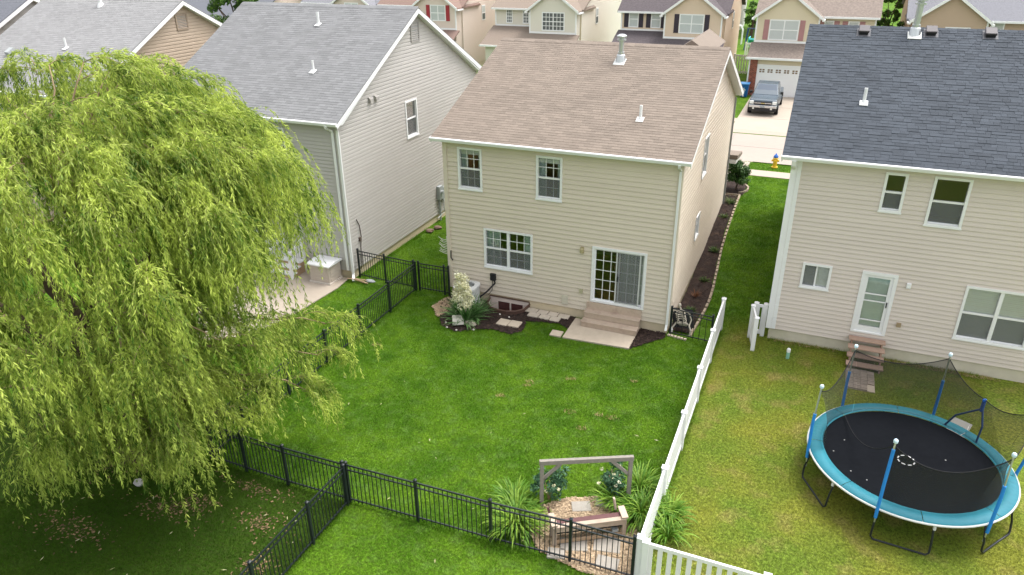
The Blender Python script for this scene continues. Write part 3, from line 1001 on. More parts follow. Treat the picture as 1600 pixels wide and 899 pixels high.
def far_house(name, label, x0, x1, ga, gb, sm, rm, shm, lower=True, cols=0, rows=0, wing_w=(), gw=None, side_m=None, big=0.0, garage=None, brick=None, yB=52.0):
    """front gable block ga..gb over a garage, a wing beside it, main roof behind"""
    H = thing(name, label, 'house', ((x0 + x1) / 2, 45, 1.0))
    side_m = side_m or sm
    yG, yU, yW = 39.3, 40.8, 42.0
    zE, zR = 6.85, 9.9
    # gable block
    gc = (ga + gb) / 2
    apex = zE + (gb - ga) / 2 * .72
    f = MB(); f.prism([(ga, 1), (gb, 1), (gb, zE), (gc, apex), (ga, zE)], 'y', yU, yW + 3)
    f.build('gable_block', sm, H)
    # body
    yr = (yW + yB) / 2
    bd = MB(); bd.prism([(yW, 1), (yB, 1), (yB, zE), (yr, zR - .1), (yW, zE)], 'x', x0, x1)
    bd.build('wall', side_m, H)
    # lapped boards on the gable front and body sides
    j = MB()
    z = 4.9
    while z < apex - .1:
        h = .2
        if z + h <= zE: a, b = ga, gb
        else:
            t = (z + h - zE) / (apex - zE)
            a, b = ga + (gc - ga) * t, gb + (gc - gb) * t
        if b - a > .2: j.add([(a, yU - .022, z), (b, yU - .022, z), (b, yU - .004, z + h), (a, yU - .004, z + h), (a, yU, z), (b, yU, z)], [(0, 1, 2, 3), (4, 5, 1, 0)])
        z += h
    z = 1.4
    while z < zR - .4:
        h = .2
        a, b = yW, yB
        if z + h > zE:
            t = (z + h - zE) / (zR - .1 - zE)
            a, b = yW + (yr - yW) * t, yB + (yr - yB) * t
        j.add([(x1 + .022, a, z), (x1 + .022, b, z), (x1 + .004, b, z + h), (x1 + .004, a, z + h), (x1, a, z), (x1, b, z)], [(0, 1, 2, 3), (4, 5, 1, 0)])
        z += h
    wx = (x0, ga) if ga - x0 > 1 else (gb, x1)
    z = 5.2
    while z < zE - .1:
        j.add([(wx[0], yW - .022, z), (wx[1], yW - .022, z), (wx[1], yW - .004, z + .2), (wx[0], yW - .004, z + .2), (wx[0], yW, z), (wx[1], yW, z)], [(0, 1, 2, 3), (4, 5, 1, 0)])
        z += .2
    tag(j.build('siding_boards', sm, H), kind='stuff')
    # garage / porch block and skirt roof
    lw = MB(); lw.box(x0 + .1, x1 - .1, yG, yU - .01, 1, 3.85); lw.build('garage_front', sm, H)
    sk = MB()
    sk.prism([(yG - .35, 3.86), (yU, 4.72), (yU, 4.84), (yG - .35, 3.95)], 'x', x0 - .25, x1 + .25)
    sk.prism([(yU, 4.72), (yW, 5.15), (yW, 5.28), (yU, 4.84)], 'x', wx[0] - (.25 if wx[0] == x0 else 0), wx[1] + (.25 if wx[1] == x1 else 0))
    sk.build('skirt_roof', rm, H)
    g = MB(); g.box(x0 - .3, x1 + .3, yG - .47, yG - .36, 3.80, 3.95)
    g.build('gutter', TRIM, H)
    # main roof
    rp = [(yW - .4, zE - .02), (yr, zR), (yB + .4, zE - .02), (yB + .4, zE - .16), (yr, zR - .14), (yW - .4, zE - .16)]
    roof = MB().prism(rp, 'x', x0 - .3, x1 + .3).build('roof', rm, H)
    gr = MB()
    ov = .3
    sl2 = (apex - zE) / (gc - ga)
    for sgn, e in ((-1, ga - ov), (1, gb + ov)):
        ze_ = zE - ov * sl2 + .02
        yb = yW + .2 + 3.4
        gr.prism([(e, ze_), (gc, apex + .04), (gc, apex + .16), (e, ze_ + .12)], 'y', yU - .3, yb)
    gr.build('gable_roof', rm, H)
    fa = MB()
    for sgn, e in ((-1, ga - ov), (1, gb + ov)):
        ze_ = zE - ov * sl2 + .02
        fa.prism([(e, ze_ - .10), (gc, apex - .06), (gc, apex + .158), (e, ze_ + .118)], 'y', yU - .34, yU - .301)
        fa.box(e - .1, e + .1, yU - .33, yU + .9, ze_ - .12, ze_ + .0)
    fa.box(wx[0] - .25, wx[1] + .25, yW - .5, yW - .402, zE - .17, zE - .03)
    fa.build('fascia', TRIM, H)
    tr = MB()
    for xx in (ga, gb): tr.box(xx - .06, xx + .06, yU - .03, yU + .05, 4.85, zE - .05)
    tr.box(ga, gb, yU - .035, yU - .024, 4.86, 5.02)
    tr.box(wx[0], wx[1], yW - .035, yW - .024, 5.26, 5.40)
    xo = x0 if wx[0] == x0 else x1
    tr.box(xo - .06, xo + .06, yW - .03, yW + .05, 5.3, zE - .1)
    tr.build('trim', TRIM, H)
    bk = mat(name + '_glass_dark', (.10, .115, .12), .08, .2, 6, spec=.6)

    def win(cx, y, z0, z1, units, wd):
        fr = MB()
        t = .09
        fr.box(cx - wd / 2, cx + wd / 2, y - .045, y - .0235, z0, z0 + t); fr.box(cx - wd / 2, cx + wd / 2, y - .045, y - .0235, z1 - t, z1)
        fr.box(cx - wd / 2, cx - wd / 2 + t, y - .045, y - .0235, z0 + t, z1 - t); fr.box(cx + wd / 2 - t, cx + wd / 2, y - .045, y - .0235, z0 + t, z1 - t)
        U = (wd - 2 * t - (units - 1) * .08) / units
        zm = (z0 + z1) / 2
        ps = []
        for k in range(units):
            a = cx - wd / 2 + t + k * (U + .08)
            if k: fr.box(a - .08, a, y - .044, y - .0235, z0 + t, z1 - t)
            fr.box(a, a + U, y - .042, y - .0235, zm - .035, zm + .035)
            for q0, q1 in ((z0 + t, zm - .035), (zm + .035, z1 - t)):
                ps.append((a, a + U, q0, q1))
                if cols:
                    for i in range(1, cols): fr.box(a + U * i / cols - .02, a + U * i / cols + .02, y - .040, y - .0235, q0, q1)
                    for i in range(1, rows): fr.box(a, a + U, y - .0405, y - .0235, q0 + (q1 - q0) * i / rows - .02, q0 + (q1 - q0) * i / rows + .02)
        o = fr.build('window', TRIM, H)
        for p in ps: MB().box(p[0], p[1], y - .030, y - .0237, p[2], p[3]).build('pane', farglass if not cols else bk, o)
    c, wd, z0, z1 = gw or (gc, 2.1, 5.07, 6.6)
    win(c, yU, z0, z1, 2, wd)
    if shm:
        for s in (-1, 1): shutter(H, c + s * (wd / 2 + .22), yU, z0 + .02, z1 - .02, shm)
    for k, (cx, ww, zz0, zz1) in enumerate(wing_w):
        win(cx, yW, zz0, zz1, 1, ww)
        if shm:
            for s in (-1, 1): shutter(H, cx + s * (ww / 2 + .21), yW, zz0 + .02, zz1 - .02, shm if not (isinstance(shm, list)) else shm[k])
    MB().box(x1 + .0235, x1 + .05, 46.2, 47.0, 5.2, 6.6).build('window', TRIM, H)
    MB().box(x1 + .0505, x1 + .056, 46.28, 46.92, 5.3, 5.85).build('pane', bk, H)
    MB().box(x1 + .0505, x1 + .056, 46.28, 46.92, 5.95, 6.5).build('pane', farglass, H)
    if garage:
        a, b = garage
        fr = MB(); fr.box(a - .1, a, yG - .05, yG - .002, 1, 3.2); fr.box(b, b + .1, yG - .05, yG - .002, 1, 3.2); fr.box(a - .1, b + .1, yG - .05, yG - .002, 3.2, 3.4)
        fr.build('garage_frame', TRIM, H)
        gd = MB().box(a, b, yG - .03, yG - .004, 1.02, 3.2).build('garage_door', TRIM, H)
        n = 8
        for i in range(n):
            for r_ in range(4):
                cx = a + (b - a) * (i + .5) / n; zc = 1.02 + 2.18 * (r_ + .5) / 4
                if r_ < 3: MB().box(cx - .24, cx + .24, yG - .042, yG - .0305, zc - .19, zc + .19).build('door_panel', TRIM, gd)
                else:
                    for sx in (-.11, .11):
                        for sz_ in (-.075, .075):
                            MB().box(cx + sx - .08, cx + sx + .08, yG - .038, yG - .0305, zc + sz_ - .055, zc + sz_ + .055).build('pane', brownglass, gd)
    if brick:
        a, b = brick
        pl = MB().box(a, b, yG - .10, yG - .003, 1, 3.84).build('brick_pier', MORTAR, H)
        bm = MB().box(0, .19, 0, .1, 0, .062).mesh('brick', BRICK)
        z = 1.01; k = 0
        while z < 3.76:
            x = a + (-.1 if k % 2 else 0)
            while x < b - .02:
                e0, e1 = max(x, a), min(x + .19, b)
                if e1 - e0 > .03: link('brick', bm, pl, (e0, yG - .112, z), None, ((e1 - e0) / .19, 1, 1))
                x += .2
            z += .072; k += 1
        MB().box(a - .12, a - .002, yG - .06, yG - .002, 1, 3.84).build('corner_trim', TRIM, H)
    return H


farglass = mat('pane_with_blind', (.50, .53, .53), .15, .08, 8, spec=.6)
brownglass = mat('garage_pane', (.20, .14, .09), .2, .1, 5)
CREAM = mat('cream_siding', (.66, .57, .42), .6, .03, 2)
CREAM2 = mat('peach_beige_siding', (.66, .52, .40), .6, .03, 2)
CREAMS = mat('buff_siding', (.60, .51, .36), .6, .04, 2)
OFFW = mat('off_white_siding', (.68, .64, .56), .6, .03, 2)
PINK = mat('pinkish_siding', (.66, .56, .49), .6, .03, 2)
TANF = mat('far_tan_siding', (.46, .34, .25), .6, .03, 2)
RF_BR = mat('tan_roof', (.23, .185, .15), .95, .25, 14, .3, 60)
RF_DK = mat('dark_brown_roof', (.10, .085, .09), .95, .5, 9, .3, 60)
RF_MX = mat('mottled_brown_roof', (.22, .18, .155), .95, .5, 7, .3, 60)
RF_GY = mat('far_grey_roof', (.20, .20, .22), .95, .3, 12, .3, 60)
RF_RD = mat('reddish_roof', (.22, .15, .125), .95, .25, 12, .3, 60)
SHT_M = mat('mauve_shutter', (.42, .22, .22), .6)
SHT_D = mat('dark_shutter', (.045, .035, .05), .6)
SHT_R = mat('red_shutter', (.35, .04, .05), .6)
far_house('cream_house', 'cream house with mauve shutters and brick pier beside its white garage door', -2.05, 6.45, -2.05, 2.5, CREAM, RF_MX, SHT_M,
          wing_w=((3.2, .7, 5.3, 6.5), (4.95, .8, 5.3, 6.5)), gw=(.02, 2.2, 5.05, 6.58), garage=(-1.38, 3.5), brick=(-2.02, -1.46))
far_house('peach_house', 'peach beige house with dark shutters and dark brown roof across the street', -13.25, -4.6, -9.3, -4.75, CREAM2, RF_DK, SHT_D,
          wing_w=((-12.2, .85, 5.5, 6.85), (-10.3, .85, 5.5, 6.85)), gw=(-7.12, 2.0, 5.3, 6.8), side_m=CREAM2)
far_house('off_white_house', 'off white house with gridded windows and no shutters across the street', -25.0, -16.85, -21.2, -16.95, OFFW, RF_BR, None,
          cols=3, rows=2, wing_w=((-23.65, .62, 5.5, 6.7), (-22.05, .62, 5.5, 6.65)), gw=(-19.02, 2.1, 5.1, 6.65), side_m=CREAMS, yB=56.5)
far_house('pinkish_house', 'pinkish house with red shutters partly hidden by the grey roof', -37.0, -28.4, -32.8, -28.5, PINK, RF_RD, SHT_R,
          wing_w=((-35.5, .8, 5.5, 6.8),), gw=(-30.3, 1.6, 5.6, 7.0), side_m=PINK)
far_house('buff_far_house', 'buff house across the street, only its wall top showing behind the grey roof', -46, -37.6, -41.8, -37.7, PINK, RF_GY, None, wing_w=((-44.5, .8, 5.5, 6.8),), gw=(-39.7, 1.6, 5.6, 7.0), side_m=PINK)
lowh = thing('slate_roofed_far_house', 'far house with a dark slate roof glimpsed right of the tan gable', 'house', (-58, 44, 1))
MB().prism([(39, 1), (52, 1), (52, 4.5), (45.5, 8.1), (39, 4.5)], 'x', -66, -51).build('wall', PINK, lowh)
MB().prism([(38.5, 4.45), (45.5, 8.35), (52.5, 4.45), (52.5, 4.3), (45.5, 8.2), (38.5, 4.3)], 'x', -66.4, -50.6).build('roof', SH_DARK, lowh)
far_house('far_tan_house', 'tan gabled house with grey roof rising behind the charcoal roof', 8.75, 18.5, 8.9, 13.6, TANF, RF_GY, None,
          wing_w=((14.4, .9, 5.5, 6.8), (16.6, .9, 5.5, 6.8)), gw=(11.8, 1.6, 5.1, 6.4), side_m=TANF)

# ---------------------------------------------------------------- plain far things
wh = thing('white_house', 'plain white walled house seen far off between the peach and cream houses', 'house', (-14, 84, 1))
MB().prism([(79, 1), (90, 1), (90, 7), (84.5, 10.2), (79, 7)], 'x', -20, -8.2).build('wall', OFFW if False else mat('white_siding', (.70, .70, .70), .6, .03, 2), wh)
MB().prism([(78.6, 6.9), (84.5, 10.3), (90.4, 6.9), (90.4, 7.05), (84.5, 10.45), (78.6, 7.05)], 'x', -20.3, -7.9).build('roof', RF_BR, wh)
bh = thing('tan_far_house', 'tan house wall half hidden behind the cream house', 'house', (4, 84, 1))
MB().prism([(79, 1), (90, 1), (90, 7), (84.5, 10.2), (79, 7)], 'x', -5.6, 6).build('wall', PINK, bh)
MB().prism([(78.6, 6.9), (84.5, 10.3), (90.4, 6.9), (90.4, 7.05), (84.5, 10.45), (78.6, 7.05)], 'x', -6, 6.3).build('roof', RF_BR, bh)

# ---------------------------------------------------------------- fences
UNIT = {}


def unit(name, key, fn):
    if key not in UNIT: UNIT[key] = fn().mesh(name, fn.m)
    return UNIT[key]


PICK = MB().box(-.008, .008, -.008, .008, .05, 1.17).mesh('picket', BLACK)
PICKS = MB().box(-.007, .007, -.007, .007, .05, 1.02).mesh('picket', BLACK)


def black_fence(label, pts, h=1.2, gap=.112, short=False, posts=None, group='black metal fences round the yard'):
    """pts: post positions in order; every bay gets rails and pickets of its own"""
    F_ = thing('black_fence', label, 'fence', (pts[0][0], pts[0][1], tzf(*pts[0])), group)
    pm = MB(); pm.box(-.032, .032, -.032, .032, 0, h + .06); pm.add([(-.04, -.04, h + .06), (.04, -.04, h + .06), (.04, .04, h + .06), (-.04, .04, h + .06), (0, 0, h + .09)], [(0, 1, 4), (1, 2, 4), (2, 3, 4), (3, 0, 4), (3, 2, 1, 0)])
    pme = pm.mesh('post', BLACK)
    for p in pts: link('post', pme, F_, (p[0], p[1], tzf(*p)))
    k = h / 1.2
    for p, q in zip(pts[:-1], pts[1:]):
        dx, dy = q[0] - p[0], q[1] - p[1]
        L = math.hypot(dx, dy)
        a = math.atan2(dy, dx)
        z = tzf(*p)
        for zz, hh in ((1.17, .032), (1.03, .026), (.13, .03)):
            MB().beam((p[0] + dx / L * .03, p[1] + dy / L * .03, z + zz * k), (q[0] - dx / L * .03, q[1] - dy / L * .03, tzf(*q) + zz * k), .03, hh).build('rail', BLACK, F_)
        n = max(2, int(L / gap))
        for i in range(1, n):
            t = i / n
            link('picket', PICK, F_, (p[0] + dx * t, p[1] + dy * t, z), (0, 0, a), (1, 1, k))
    return F_


XF = -9.83
left_pts = [(XF, -.2 - 1.95 * i) for i in range(6)] + [(XF, -11.25)]
black_fence('black metal fence along the left side of the lawn, running into the willow branches', left_pts)
black_fence('black metal fence across the back of the lawn, in front of the wooden bench', [(1.56, -11.0), (.17, -11.03), (-1.69, -11.14), (-3.56, -11.2), (-5.42, -11.27)])
black_fence('black metal fence stretch in the shade of the willow, left of the three-way corner', [(-5.52, -11.28), (-7.25, -11.32), (-8.6, -11.3), (-9.72, -11.28)])
black_fence('black metal fence running from the three-way corner down to the bottom edge', [(-5.42, -11.38), (-5.42, -12.75), (-5.42, -14.6), (-5.42, -16.45), (-5.42, -18.3)])
black_fence('black metal fence and gate between the grey house and the beige house', [(-12.62, .08), (-11.33, -.02), (-9.96, -.1)])
black_fence('short black metal fence panel against the left corner of the beige house', [(-9.72, -.12), (-8.62, -.1), (-8.43, -.1)])
black_fence('low black gate panel between beige house and white fence, before the bone coloured ornament', [(.10, -.02), (1.50, -.16)], h=1.06, gap=.2)

WPICK = MB().box(-.05, .05, -.012, .012, .08, 1.12).mesh('picket', WHITE)
WPOST = MB().box(-.064, .064, -.064, .064, 0, 1.22).add([(-.08, -.08, 1.22), (.08, -.08, 1.22), (.08, .08, 1.22), (-.08, .08, 1.22), (0, 0, 1.28)], [(0, 1, 4), (1, 2, 4), (2, 3, 4), (3, 0, 4), (3, 2, 1, 0)]).mesh('post', WHITE)


def white_fence(label, pts, gap=.165, group='white vinyl fences', end=True, pw=1.0):
    F_ = thing('white_fence', label, 'fence', (pts[0][0], pts[0][1], tzf(*pts[0])), group)
    for p in (pts if end else pts[:-1]): link('post', WPOST, F_, (p[0], p[1], tzf(*p)))
    for p, q in zip(pts[:-1], pts[1:]):
        dx, dy = q[0] - p[0], q[1] - p[1]
        L = math.hypot(dx, dy); a = math.atan2(dy, dx); z = tzf(*p); z2 = tzf(*q)
        for zz, hh in ((1.13, .09), (.14, .14)):
            MB().beam((p[0] + dx / L * .064, p[1] + dy / L * .064, z + zz), (q[0] - dx / L * .064, q[1] - dy / L * .064, z2 + zz), .055, hh).build('rail', WHITE, F_)
        n = max(1, int(L / gap))
        for i in range(n):
            t = (i + .5) / n
            link('picket', WPICK, F_, (p[0] + dx * t, p[1] + dy * t, z + (z2 - z) * t), (0, 0, a), (pw, 1, 1))
    return F_


white_fence('long white vinyl fence between the lush lawn and the trampoline yard', [(1.66, 1.02 - 2.39 * i) for i in range(6)], gap=.12)
white_fence('white vinyl picket fence at the bottom edge below the trampoline yard', [(1.80, -11.0), (4.2, -11.0), (6.6, -11.0), (9.0, -11.0)], gap=.19)
white_fence('narrow white picket panel standing at the corner of the right house', [(2.74, 1.10), (3.05, 1.12)], gap=.13, pw=.8)
white_fence('open white gate leaf swung towards the trampoline yard by the right house', [(2.66, .86), (2.86, -.02)], gap=.12)

for k, (yy, lab) in enumerate(((49.3, 'nearer white vinyl fence between the peach and cream houses'), (58.0, 'farther white vinyl fence beyond the peach and cream houses'))):
    F_ = thing('white_fence', lab, 'fence', (-3.2, yy, 1), 'white fences across the street')
    for x in (-4.4, -2.2, 0): MB().box(x - .07, x + .07, yy - .07, yy + .07, 1, 2.75).build('post', WHITE, F_)
    for zz in (1.15, 2.6): MB().box(-4.33, -2.27, yy - .03, yy + .03, zz - .07, zz + .07).build('rail', WHITE, F_); MB().box(-2.13, -.07, yy - .03, yy + .03, zz - .07, zz + .07).build('rail', WHITE, F_)
    pm = MB().box(-.06, .06, -.015, .015, 1.0, 2.55).mesh('picket', WHITE)
    for i in range(18): link('picket', pm, F_, (-4.2 + i * .23, yy, 0))

# things in the far backyard
ar = thing('garden_arch', 'white arched garden trellis in the far backyard between houses', 'trellis', (-7.0, 70, 1))
t_ = MB()
for dy in (0, .6): t_.tube([(-7.6, 70 + dy, 1), (-7.6, 70 + dy, 2.6), (-7.4, 70 + dy, 3.0), (-6.9, 70 + dy, 3.2), (-6.4, 70 + dy, 3.0), (-6.2, 70 + dy, 2.6), (-6.2, 70 + dy, 1)], .07, 6)
for z in (1.5, 2, 2.5): t_.beam((-7.6, 70, z), (-7.6, 70.6, z), .05, .05); t_.beam((-6.2, 70, z), (-6.2, 70.6, z), .05, .05)
t_.build('frame', WHITE, ar)
ps = thing('play_slide', 'turquoise play slide with a dark blue post in the far backyard', 'slide', (-4.6, 66, 1))
s_ = MB(); s_.obox((-4.6, 66.4, 1.7), (.4, 0, 0), (0, .9, -.45), (0, .05, .1)); s_.box(-5.0, -4.9, 65.4, 67.2, 1.2, 2.3)
s_.build('slide', mat('turquoise_plastic', (.08, .5, .5), .5), ps, bevel=.05)
MB().tube([(-5.3, 65.5, 1), (-5.1, 65.5, 3.3)], .09, 8).build('post', mat('navy_post', (.02, .06, .2), .5), ps)
MB().obox((-4.8, 65.5, 3.25), (.4, 0, 0), (0, .15, 0), (0, 0, .05)).build('roof_board', mat('navy_board', (.02, .04, .1), .5), ps)

# ---------------------------------------------------------------- pickup, bin, hydrant on the street side
TRK = thing('pickup_truck', 'slate grey pickup truck parked nose out on the driveway across the street', 'pickup truck', (-.13, 34.4, 1.03))
PAINT = mat('slate_paint', (.055, .08, .105), .25, .04, 3, spec=.6)
CHROME = mat('chrome', (.55, .56, .58), .25, metal=.8, amt=.05)
GLS = mat('dark_windscreen', (.02, .045, .08), .05, .05, 2, spec=.8)
TYRE = mat('tyre_rubber', (.012, .012, .013), .8, .1, 20)
tb = MB()
zt = 1.03


def sect(y, w0, w1, za, zb): return [(-w0, y, za), (w0, y, za), (w1, y, zb), (-w1, y, zb)]


def loft(secs, cx=-.13):
    mb = MB()
    vs = [(x + cx, y, z + zt) for s in secs for x, y, z in s]
    fs = [(3, 2, 1, 0)]
    for i in range(len(secs) - 1):
        for k in range(4): fs.append((i * 4 + k, i * 4 + (k + 1) % 4, (i + 1) * 4 + (k + 1) % 4, (i + 1) * 4 + k))
    n = (len(secs) - 1) * 4
    fs.append((n, n + 1, n + 2, n + 3))
    return mb.add(vs, fs)


loft([sect(31.72, .92, .86, .55, 1.02), sect(31.85, .97, .90, .5, 1.12), sect(33.0, .99, .90, .42, 1.20), sect(33.35, .99, .92, .42, 1.18), sect(37.2, .98, .95, .42, 1.12), sect(37.3, .96, .93, .5, 1.1)]).build('body', PAINT, TRK, bevel=.06)
loft([sect(33.25, .86, .84, 1.17, 1.20), sect(34.15, .86, .70, 1.15, 1.80), sect(35.3, .86, .70, 1.15, 1.83), sect(35.6, .86, .72, 1.15, 1.78), sect(35.75, .84, .80, 1.12, 1.16)]).build('cab', PAINT, TRK, bevel=.04)
MB().add([(-.13 - .74, 33.36, zt + 1.26), (-.13 + .74, 33.36, zt + 1.26), (-.13 + .62, 34.08, zt + 1.775), (-.13 - .62, 34.08, zt + 1.775)], [(0, 1, 2, 3)]).build('windscreen', GLS, TRK)
for s in (-1, 1):
    MB().add([(-.13 + s * .872, 34.0, zt + 1.22), (-.13 + s * .872, 35.4, zt + 1.22), (-.13 + s * .735, 35.3, zt + 1.74), (-.13 + s * .735, 34.3, zt + 1.74)], [(0, 1, 2, 3)]).build('side_window', GLS, TRK)
    MB().box(-.13 + s * .62, -.13 + s * .9, 31.66, 31.9, zt + .80, zt + 1.02).build('headlight', mat('headlight', (.75, .76, .74), .15, .03, 3), TRK, bevel=.03)
    MB().box(-.13 + s * .95, -.13 + s * 1.16, 33.55, 33.68, zt + 1.2, zt + 1.38).build('mirror', DKVENT, TRK, bevel=.03)
    MB().box(-.13 + s * .6 - .06, -.13 + s * .6 + .06, 31.52, 31.6, zt + .48, zt + .58).build('fog_light', mat('foglight', (.7, .7, .65), .2), TRK)
MB().box(-.70, .44, 31.62, 31.76, zt + .80, zt + .98).build('grille', DKVENT, TRK)
MB().box(-.72, .46, 31.58, 31.615, zt + .87, zt + .92).build('grille_bar', CHROME, TRK)
MB().prism([(-.24, zt + .875), (-.02, zt + .875), (.0, zt + .895), (-.02, zt + .915), (-.24, zt + .915), (-.26, zt + .895)], 'y', 31.56, 31.578).build('emblem', mat('gold_emblem', (.5, .38, .12), .4), TRK)
MB().box(-1.06, .80, 31.55, 31.75, zt + .58, zt + .76).build('bumper', CHROME, TRK, bevel=.03)
MB().box(-1.02, .76, 31.60, 31.8, zt + .34, zt + .575).build('lower_bumper', DKVENT, TRK, bevel=.03)
MB().box(-.28, .02, 31.53, 31.549, zt + .60, zt + .73).build('number_plate', mat('plate', (.3, .32, .34), .5), TRK)
for y in (32.6, 36.2):
    for s in (-1, 1):
        x = -.13 + s * .9
        t = MB(); t.tube([(x - .13, y, zt + .38), (x + .13, y, zt + .38)], .38, 18)
        tw = t.build('tyre', TYRE, TRK)
        MB().tube([(x + s * .1, y, zt + .38), (x + s * .14, y, zt + .38)], .24, 14).build('rim', CHROME, tw)
bn = thing('recycling_bin', 'blue wheeled recycling bin beside the brick pier across the street', 'bin', (-2.1, 38.3, 1.0))
BB = mat('blue_bin', (.01, .10, .32), .4, .05, 5)
b_ = MB(); b_.add([(-2.32, 38.1, 1.03), (-1.88, 38.1, 1.03), (-1.88, 38.6, 1.03), (-2.32, 38.6, 1.03), (-2.4, 38.02, 2.0), (-1.8, 38.02, 2.0), (-1.8, 38.7, 2.0), (-2.4, 38.7, 2.0)],
                  [(3, 2, 1, 0), (4, 5, 6, 7), (0, 1, 5, 4), (1, 2, 6, 5), (2, 3, 7, 6), (3, 0, 4, 7)])
b_.build('body', BB, bn, bevel=.03)
MB().prism([(37.96, 2.003), (38.78, 2.003), (38.74, 2.10), (38.3, 2.14), (37.98, 2.07)], 'x', -2.44, -1.76).build('lid', mat('blue_lid', (.05, .2, .42), .35), bn)
for x in (-2.28, -1.92): MB().tube([(x - .04, 38.66, 1.1), (x + .04, 38.66, 1.1)], .1, 10).build('wheel', TYRE, bn)
mk = MB(); mk.beam((-2.18, 38.048, 1.62), (-2.12, 38.036, 1.76), .05, .01, (0, 1, 0)); mk.beam((-2.1, 38.046, 1.66), (-2.0, 38.055, 1.56), .05, .01, (0, 1, 0)); mk.beam((-2.2, 38.056, 1.55), (-2.08, 38.056, 1.55), .05, .01, (0, 1, 0))
mk.build('recycling_mark', WHITE, bn)
hy = thing('fire_hydrant', 'yellow fire hydrant with a blue cap on the grass strip by the street', 'fire hydrant', (1.84, 18.85, tzf(1.84, 18.85)))
hz = tzf(1.84, 18.85)
YEL = mat('yellow_paint', (.75, .48, .04), .5, .05, 5)
h_ = MB(); h_.lathe([(.17, 0), (.17, .06), (.11, .07), (.11, .50), (.15, .51), (.15, .55), (.10, .57)], (1.84, 18.85, hz), 12)
h_.build('barrel', YEL, hy)
h_ = MB(); h_.lathe([(.13, .57), (.12, .66), (.05, .74), (.03, .74), (.03, .79), (.01, .8)], (1.84, 18.85, hz), 12); h_.build('bonnet', mat('blue_cap', (.03, .14, .5), .5), hy)
for a in ((-1, 0), (1, 0), (0, -1)):
    MB().tube([(1.84 + a[0] * .1, 18.85 + a[1] * .1, hz + .4), (1.84 + a[0] * .2, 18.85 + a[1] * .2, hz + .4)], .06, 10).build('nozzle', YEL, hy)

# ---------------------------------------------------------------- beds, pavers and steps behind the beige house
def inpoly(P, poly):
    x, y = P[:, 0], P[:, 1]
    r = np.zeros(len(P), bool)
    n = len(poly)
    for i in range(n):
        (x0, y0), (x1, y1) = poly[i], poly[(i + 1) % n]
        c = ((y0 > y) != (y1 > y)) & (x < (x1 - x0) * (y - y0) / (y1 - y0 + 1e-12) + x0)
        r ^= c
    return r


def patch(name, poly, m, step=.07, dz=.02, mound=.04, excl=(), chips=None, nchip=0, cs=.05, kind='structure', label=None):
    """lumpy bed surface filling a polygon, with loose chips on it"""
    xs = [p[0] for p in poly]; ys = [p[1] for p in poly]
    X, Y = np.meshgrid(np.arange(min(xs), max(xs) + step, step), np.arange(min(ys), max(ys) + step, step))
    nx, ny = X.shape[1], X.shape[0]
    Z = tz(X, Y) + dz + rng.random(X.shape) * mound
    V = np.stack([X + rng.uniform(-.02, .02, X.shape), Y + rng.uniform(-.02, .02, X.shape), Z], -1).reshape(-1, 3)
    i0 = (np.arange(ny - 1)[:, None] * nx + np.arange(nx - 1)).ravel()
    F = np.stack([i0, i0 + 1, i0 + nx + 1, i0 + nx], -1)
    cen = V[F].mean(1)
    ok = inpoly(cen, poly)
    for e in excl: ok &= ~inpoly(cen, e)
    o = tag(link(name, mesh_np(name, V, F[ok], m, True)), kind=kind)
    if nchip:
        P = np.stack([rng.uniform(min(xs), max(xs), nchip * 3), rng.uniform(min(ys), max(ys), nchip * 3)], -1)
        ok = inpoly(P, poly)
        for e in excl: ok &= ~inpoly(P, e)
        P = P[ok][:nchip]
        n = len(P)
        a = rng.uniform(0, 6.28, n); l = cs * rng.uniform(.5, 1.4, n); wd = l * rng.uniform(.25, .6, n)
        ux = np.stack([np.cos(a), np.sin(a), rng.uniform(-.4, .4, n)], -1) * l[:, None] / 2
        vx = np.stack([-np.sin(a), np.cos(a), rng.uniform(-.4, .4, n)], -1) * wd[:, None] / 2
        c = np.stack([P[:, 0], P[:, 1], tz(P[:, 0], P[:, 1]) + dz + mound * .6 + rng.uniform(0, .03, n)], -1)
        V = np.stack([c - ux - vx, c + ux - vx, c + ux + vx, c - ux + vx], 1).reshape(-1, 3)
        F = np.arange(n * 4).reshape(-1, 4)
        tag(link(chips.name.replace('chips', 'chip') + '_litter', mesh_np('chips', V, F, chips)), kind='stuff')
    return o


WELL = [(-6.74, .03), (-6.66, -.42), (-6.42, -.70), (-6.1, -.80), (-5.75, -.80), (-5.42, -.66), (-5.20, -.38), (-5.14, .03)]
WELLR = [(-6.66, .0), (-5.22, .0), (-5.22, -.62), (-6.66, -.62)]
BED = [(-8.35, -.02), (-8.4, -.9), (-8.0, -1.7), (-7.62, -2.35), (-6.9, -2.62), (-6.3, -2.2), (-5.8, -2.0), (-5.0, -2.05), (-4.72, -1.65), (-4.88, -1.0), (-4.3, -.82), (-3.7, -.72), (-3.3, -.95), (-3.28, -.02)]
BED2 = [(-.96, -.02), (-.95, -1.5), (-.7, -1.2), (-.35, -.75), (-.02, -.35), (-.02, -.02)]
patch('mulch_bed', BED, MULCH, excl=(WELL,), chips=CHIP, nchip=3500)
patch('mulch_bed', BED2, MULCH, chips=CHIP, nchip=900)
DRYB = [(-8.4, -.3), (-8.6, -1.2), (-8.0, -1.9), (-7.7, -1.3), (-7.9, -.6)]
patch('dry_bed', DRYB, CHIPBED, dz=.03, chips=CHIP_L, nchip=500)
